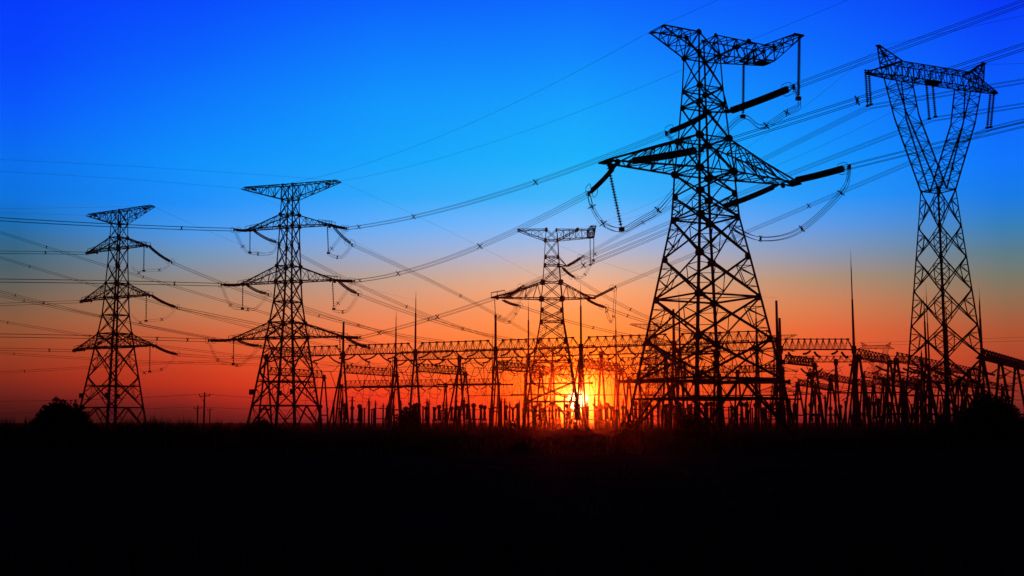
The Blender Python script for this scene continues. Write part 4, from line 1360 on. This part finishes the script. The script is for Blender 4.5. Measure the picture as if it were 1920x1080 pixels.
for k, (xa, ya, xb, yb) in enumerate(((560, 690, 930, 655), (560, 694, 1000, 690), (600, 678, 940, 690), (640, 690, 1010, 668), (600, 684, 1240, 702), (560, 676, 880, 702))):
    power_line('slack low conductor strung behind the left yard, %s of six' % ORD[k], at(xa, ya, 330), at(xb, yb, 320), None, 0.9, **dict(kw, r=0.032, group='slack conductors of the left yard'))
for k, (xa, xb, y) in enumerate(((660, 740, 735), (745, 800, 733), (795, 845, 733), (885, 960, 734), (1000, 1090, 752), (1100, 1170, 735), (1200, 1270, 733), (1300, 1370, 730), (1400, 1480, 733), (1540, 1610, 745))):
    power_line('%s drooping dropper wire from the left above the switchgear' % ORDN[k], at(xa, y, 312), at(xb, y, 308), None, 0.9, **dict(kw, r=0.035, group='dropper wires above the switchgear'))

ry = random.Random(17)
spans = []
for k in range(54):
    x0 = 1470 + k * 8.0 + ry.uniform(-6, 6)
    spans.append((x0, ry.uniform(684, 735), x0 + ry.choice((-1, 1)) * ry.uniform(30, 85), ry.uniform(690, 752)))
spans.sort()
for k, (x0, y0, x1, y1) in enumerate(spans):
    lab = '%s slack conductor from the left in the %s of the right yard' % (ORDN[k % 18], ('left third', 'middle third', 'right third')[k // 18])
    power_line(lab, at(x0, y0, ry.uniform(285, 330)), at(x1, y1, ry.uniform(285, 330)), None, ry.uniform(0.3, 1.4), n=1, r=ry.choice((0.05, 0.08, 0.12)), group='slack conductors of the right yard')
for k, (x0, y0, x1, y1, Y) in enumerate(((1700, 688, 1734, 697, 306), (1738, 698, 1706, 708, 306), (1748, 692, 1778, 706, 312), (1786, 706, 1756, 716, 316), (1795, 704, 1826, 716, 335), (1836, 706, 1806, 718, 335),
                                         (1655, 690, 1630, 701, 300), (1690, 699, 1662, 709, 306), (1545, 690, 1518, 702, 300), (1500, 690, 1522, 704, 300), (1840, 692, 1868, 704, 290), (1890, 700, 1864, 712, 300))):
    strain('%s of twelve dark strain strings hung under the receding beams at the right' % ORDN[k], at(x0, y0, Y), at(x1, y1, Y + 3),
           rad=0.3, sep=0, sag=0.35, pitch=0.42, rings=0, sides=6, group='strain insulators of the right yard')
# ------------------------------------------------------------------ vegetation
def make_bush(label, px, Y, rx, h, n, seed):
    p = gp(px, Y)
    rnd = random.Random(seed)
    t = thing('bush', label, 'bush', p, 0, 'round bushes at the edge of the field')
    mb = MB()
    tips = []
    for k in range(16):
        a = rnd.uniform(0, 2 * math.pi)
        rr = rnd.uniform(0.2, 0.95)
        e = V(math.cos(a) * rx * rr, math.sin(a) * rx * rr * 0.8, h * math.sqrt(max(0.05, 1 - rr * rr)) * rnd.uniform(0.7, 0.98))
        mb.tube([V(0, 0, 0), e * 0.45 + V(0, 0, h * 0.12), e], [0.09, 0.05, 0.015], 5)
    mb.build('branches', M_BARK, t)
    mb = MB()
    for k in range(n):
        a = rnd.uniform(0, 2 * math.pi)
        u = rnd.uniform(0, 1) ** 0.33
        el = math.asin(rnd.uniform(0.0, 1.0))
        lump = 1 + 0.06 * math.sin(3 * a + seed) + 0.05 * math.sin(7 * a + 5 * el + seed * 2) + 0.05 * math.sin(13 * a - 9 * el)
        if rnd.random() < 0.012:
            u *= rnd.uniform(1.0, 1.08)
        c = V(math.cos(a) * math.cos(el) * rx * u * lump, math.sin(a) * math.cos(el) * rx * 0.85 * u * lump, math.sin(el) * h * u * lump + 0.05)
        s_ = rnd.uniform(0.10, 0.22)
        d1 = V(rnd.gauss(0, 1), rnd.gauss(0, 1), rnd.gauss(0, 1)).normalized()
        d2 = d1.cross(V(rnd.gauss(0, 1), rnd.gauss(0, 1), rnd.gauss(0, 1))).normalized()
        b = len(mb.v)
        mb.v += [c - d1 * s_, c - d2 * s_ * 0.45, c + d1 * s_, c + d2 * s_ * 0.45]
        mb.f.append((b, b + 1, b + 2, b + 3))
    mb.build('foliage', M_LEAF, t)
make_bush('large round bush in front of the leftmost pylon', 114, 80, 2.3, 3.1, 10000, 1)
make_bush('large dark bush at the lower right before the cup pylon', 1857, 95, 2.8, 3.95, 11000, 2)
make_bush('low bush at the left foot of the taller left pylon', 492, 170, 1.6, 2.3, 2200, 3)
make_bush('small ragged bush below the second column of the front gantry', 765, 190, 2.5, 4.0, 5200, 4)
make_bush('small bush between the feet of the largest pylon', 1301, 112, 1.7, 2.6, 2600, 5)
make_bush('low bush left of the foot of the largest pylon', 1180, 116, 1.3, 1.9, 1600, 6)
make_bush('low bush touching the left edge of the large dark bush', 1770, 120, 1.6, 1.7, 1600, 8)

def make_grass():
    rnd = random.Random(21)
    mb = MB()
    def blade(x, y, h, wd):
        a = rnd.uniform(0, math.pi)
        dx, dy = math.cos(a) * wd, math.sin(a) * wd
        lx, ly = rnd.gauss(0, 0.13) * h, rnd.gauss(0, 0.13) * h
        b = len(mb.v)
        mb.v += [V(x - dx, y - dy, -0.1), V(x + dx, y + dy, -0.1), V(x + dx * 0.6 + lx * 0.4, y + dy * 0.6 + ly * 0.4, h * 0.55), V(x - dx * 0.6 + lx * 0.4, y - dy * 0.6 + ly * 0.4, h * 0.55), V(x + lx, y + ly, h)]
        mb.f += [(b, b + 1, b + 2, b + 3), (b + 3, b + 2, b + 4)]
    for k in range(16000):
        Y = rnd.uniform(62, 140)
        px = rnd.uniform(-250, 2170)
        x = (px - 960) / FPX * Y
        f = max(0.0, min(1.0, (900 - px) / 700))
        patch = 0.75 + 0.35 * math.sin(px * 0.021 + 1.3) * math.sin(px * 0.0073) + 0.2 * math.sin(px * 0.11)
        h = (0.62 + 1.95 * f) * patch * rnd.uniform(0.55, 1.15)
        if rnd.random() < 0.02 * (0.3 + f) + (0.07 if 190 < px < 470 else 0):
            h *= rnd.uniform(1.2, 1.7)
        h = min(h, 1.95 + rnd.uniform(0.0, 0.45))
        blade(x, Y, max(0.25, h), rnd.uniform(0.02, 0.06))
    for k in range(9000):
        Y = 12 * (45 / 12) ** rnd.random()
        x = (rnd.uniform(-200, 2120) - 960) / FPX * Y
        blade(x, Y, rnd.uniform(0.06, 0.32), rnd.uniform(0.008, 0.02))
    o = mb.build('grass', M_GRASS)
    tag(o, 'dry grass and reeds standing along the dark field', 'grass', kind='stuff')
make_grass()
def make_wood():
    """far line of trees on the horizon, reads as one mass"""
    rnd = random.Random(33)
    mb = MB()
    for k in range(420):
        x = rnd.uniform(-560, 620)
        Y = rnd.uniform(800, 1100)
        h = rnd.uniform(0.8, 2.6)
        for j in range(26):
            a = rnd.uniform(0, 2 * math.pi)
            rr = rnd.random() ** 0.5 * h * 0.75
            c = V(x + math.cos(a) * rr, Y + math.sin(a) * rr, rnd.uniform(0.0, 1.0) * h * (1 - 0.5 * rr / h))
            s_ = rnd.uniform(0.35, 0.9)
            d1 = V(rnd.gauss(0, 1), rnd.gauss(0, 1), rnd.gauss(0, 1)).normalized()
            d2 = d1.cross(V(rnd.gauss(0, 1), rnd.gauss(0, 1), rnd.gauss(0, 1))).normalized()
            b = len(mb.v)
            mb.v += [c - d1 * s_, c - d2 * s_ * 0.7, c + d1 * s_, c + d2 * s_ * 0.7]
            mb.f.append((b, b + 1, b + 2, b + 3))
    o = mb.build('distant_wood', M_LEAF)
    tag(o, 'low far off line of trees on the horizon', 'trees', kind='stuff')
make_wood()

# ------------------------------------------------------------------ evening air
def make_haze():
    mb = MB()
    mb.box(V(0, 600, 25.5), 1700, 1400, 53.6)
    m = bpy.data.materials.new('evening_air')
    m.use_nodes = True
    t = m.node_tree
    t.nodes.clear()
    pv = t.nodes.new('ShaderNodeVolumePrincipled')
    pv.inputs['Color'].default_value = (0.97, 0.16, 0.06, 1)
    pv.inputs['Density'].default_value = HAZE_DENSITY
    pv.inputs['Anisotropy'].default_value = 0.984
    o = t.nodes.new('ShaderNodeOutputMaterial')
    t.links.new(pv.outputs[0], o.inputs['Volume'])
    ob = mb.build('haze', m)
    tag(ob, 'thin warm evening air filling the plain', 'haze', kind='stuff')
HAZE_DENSITY = 0.00017
make_haze()
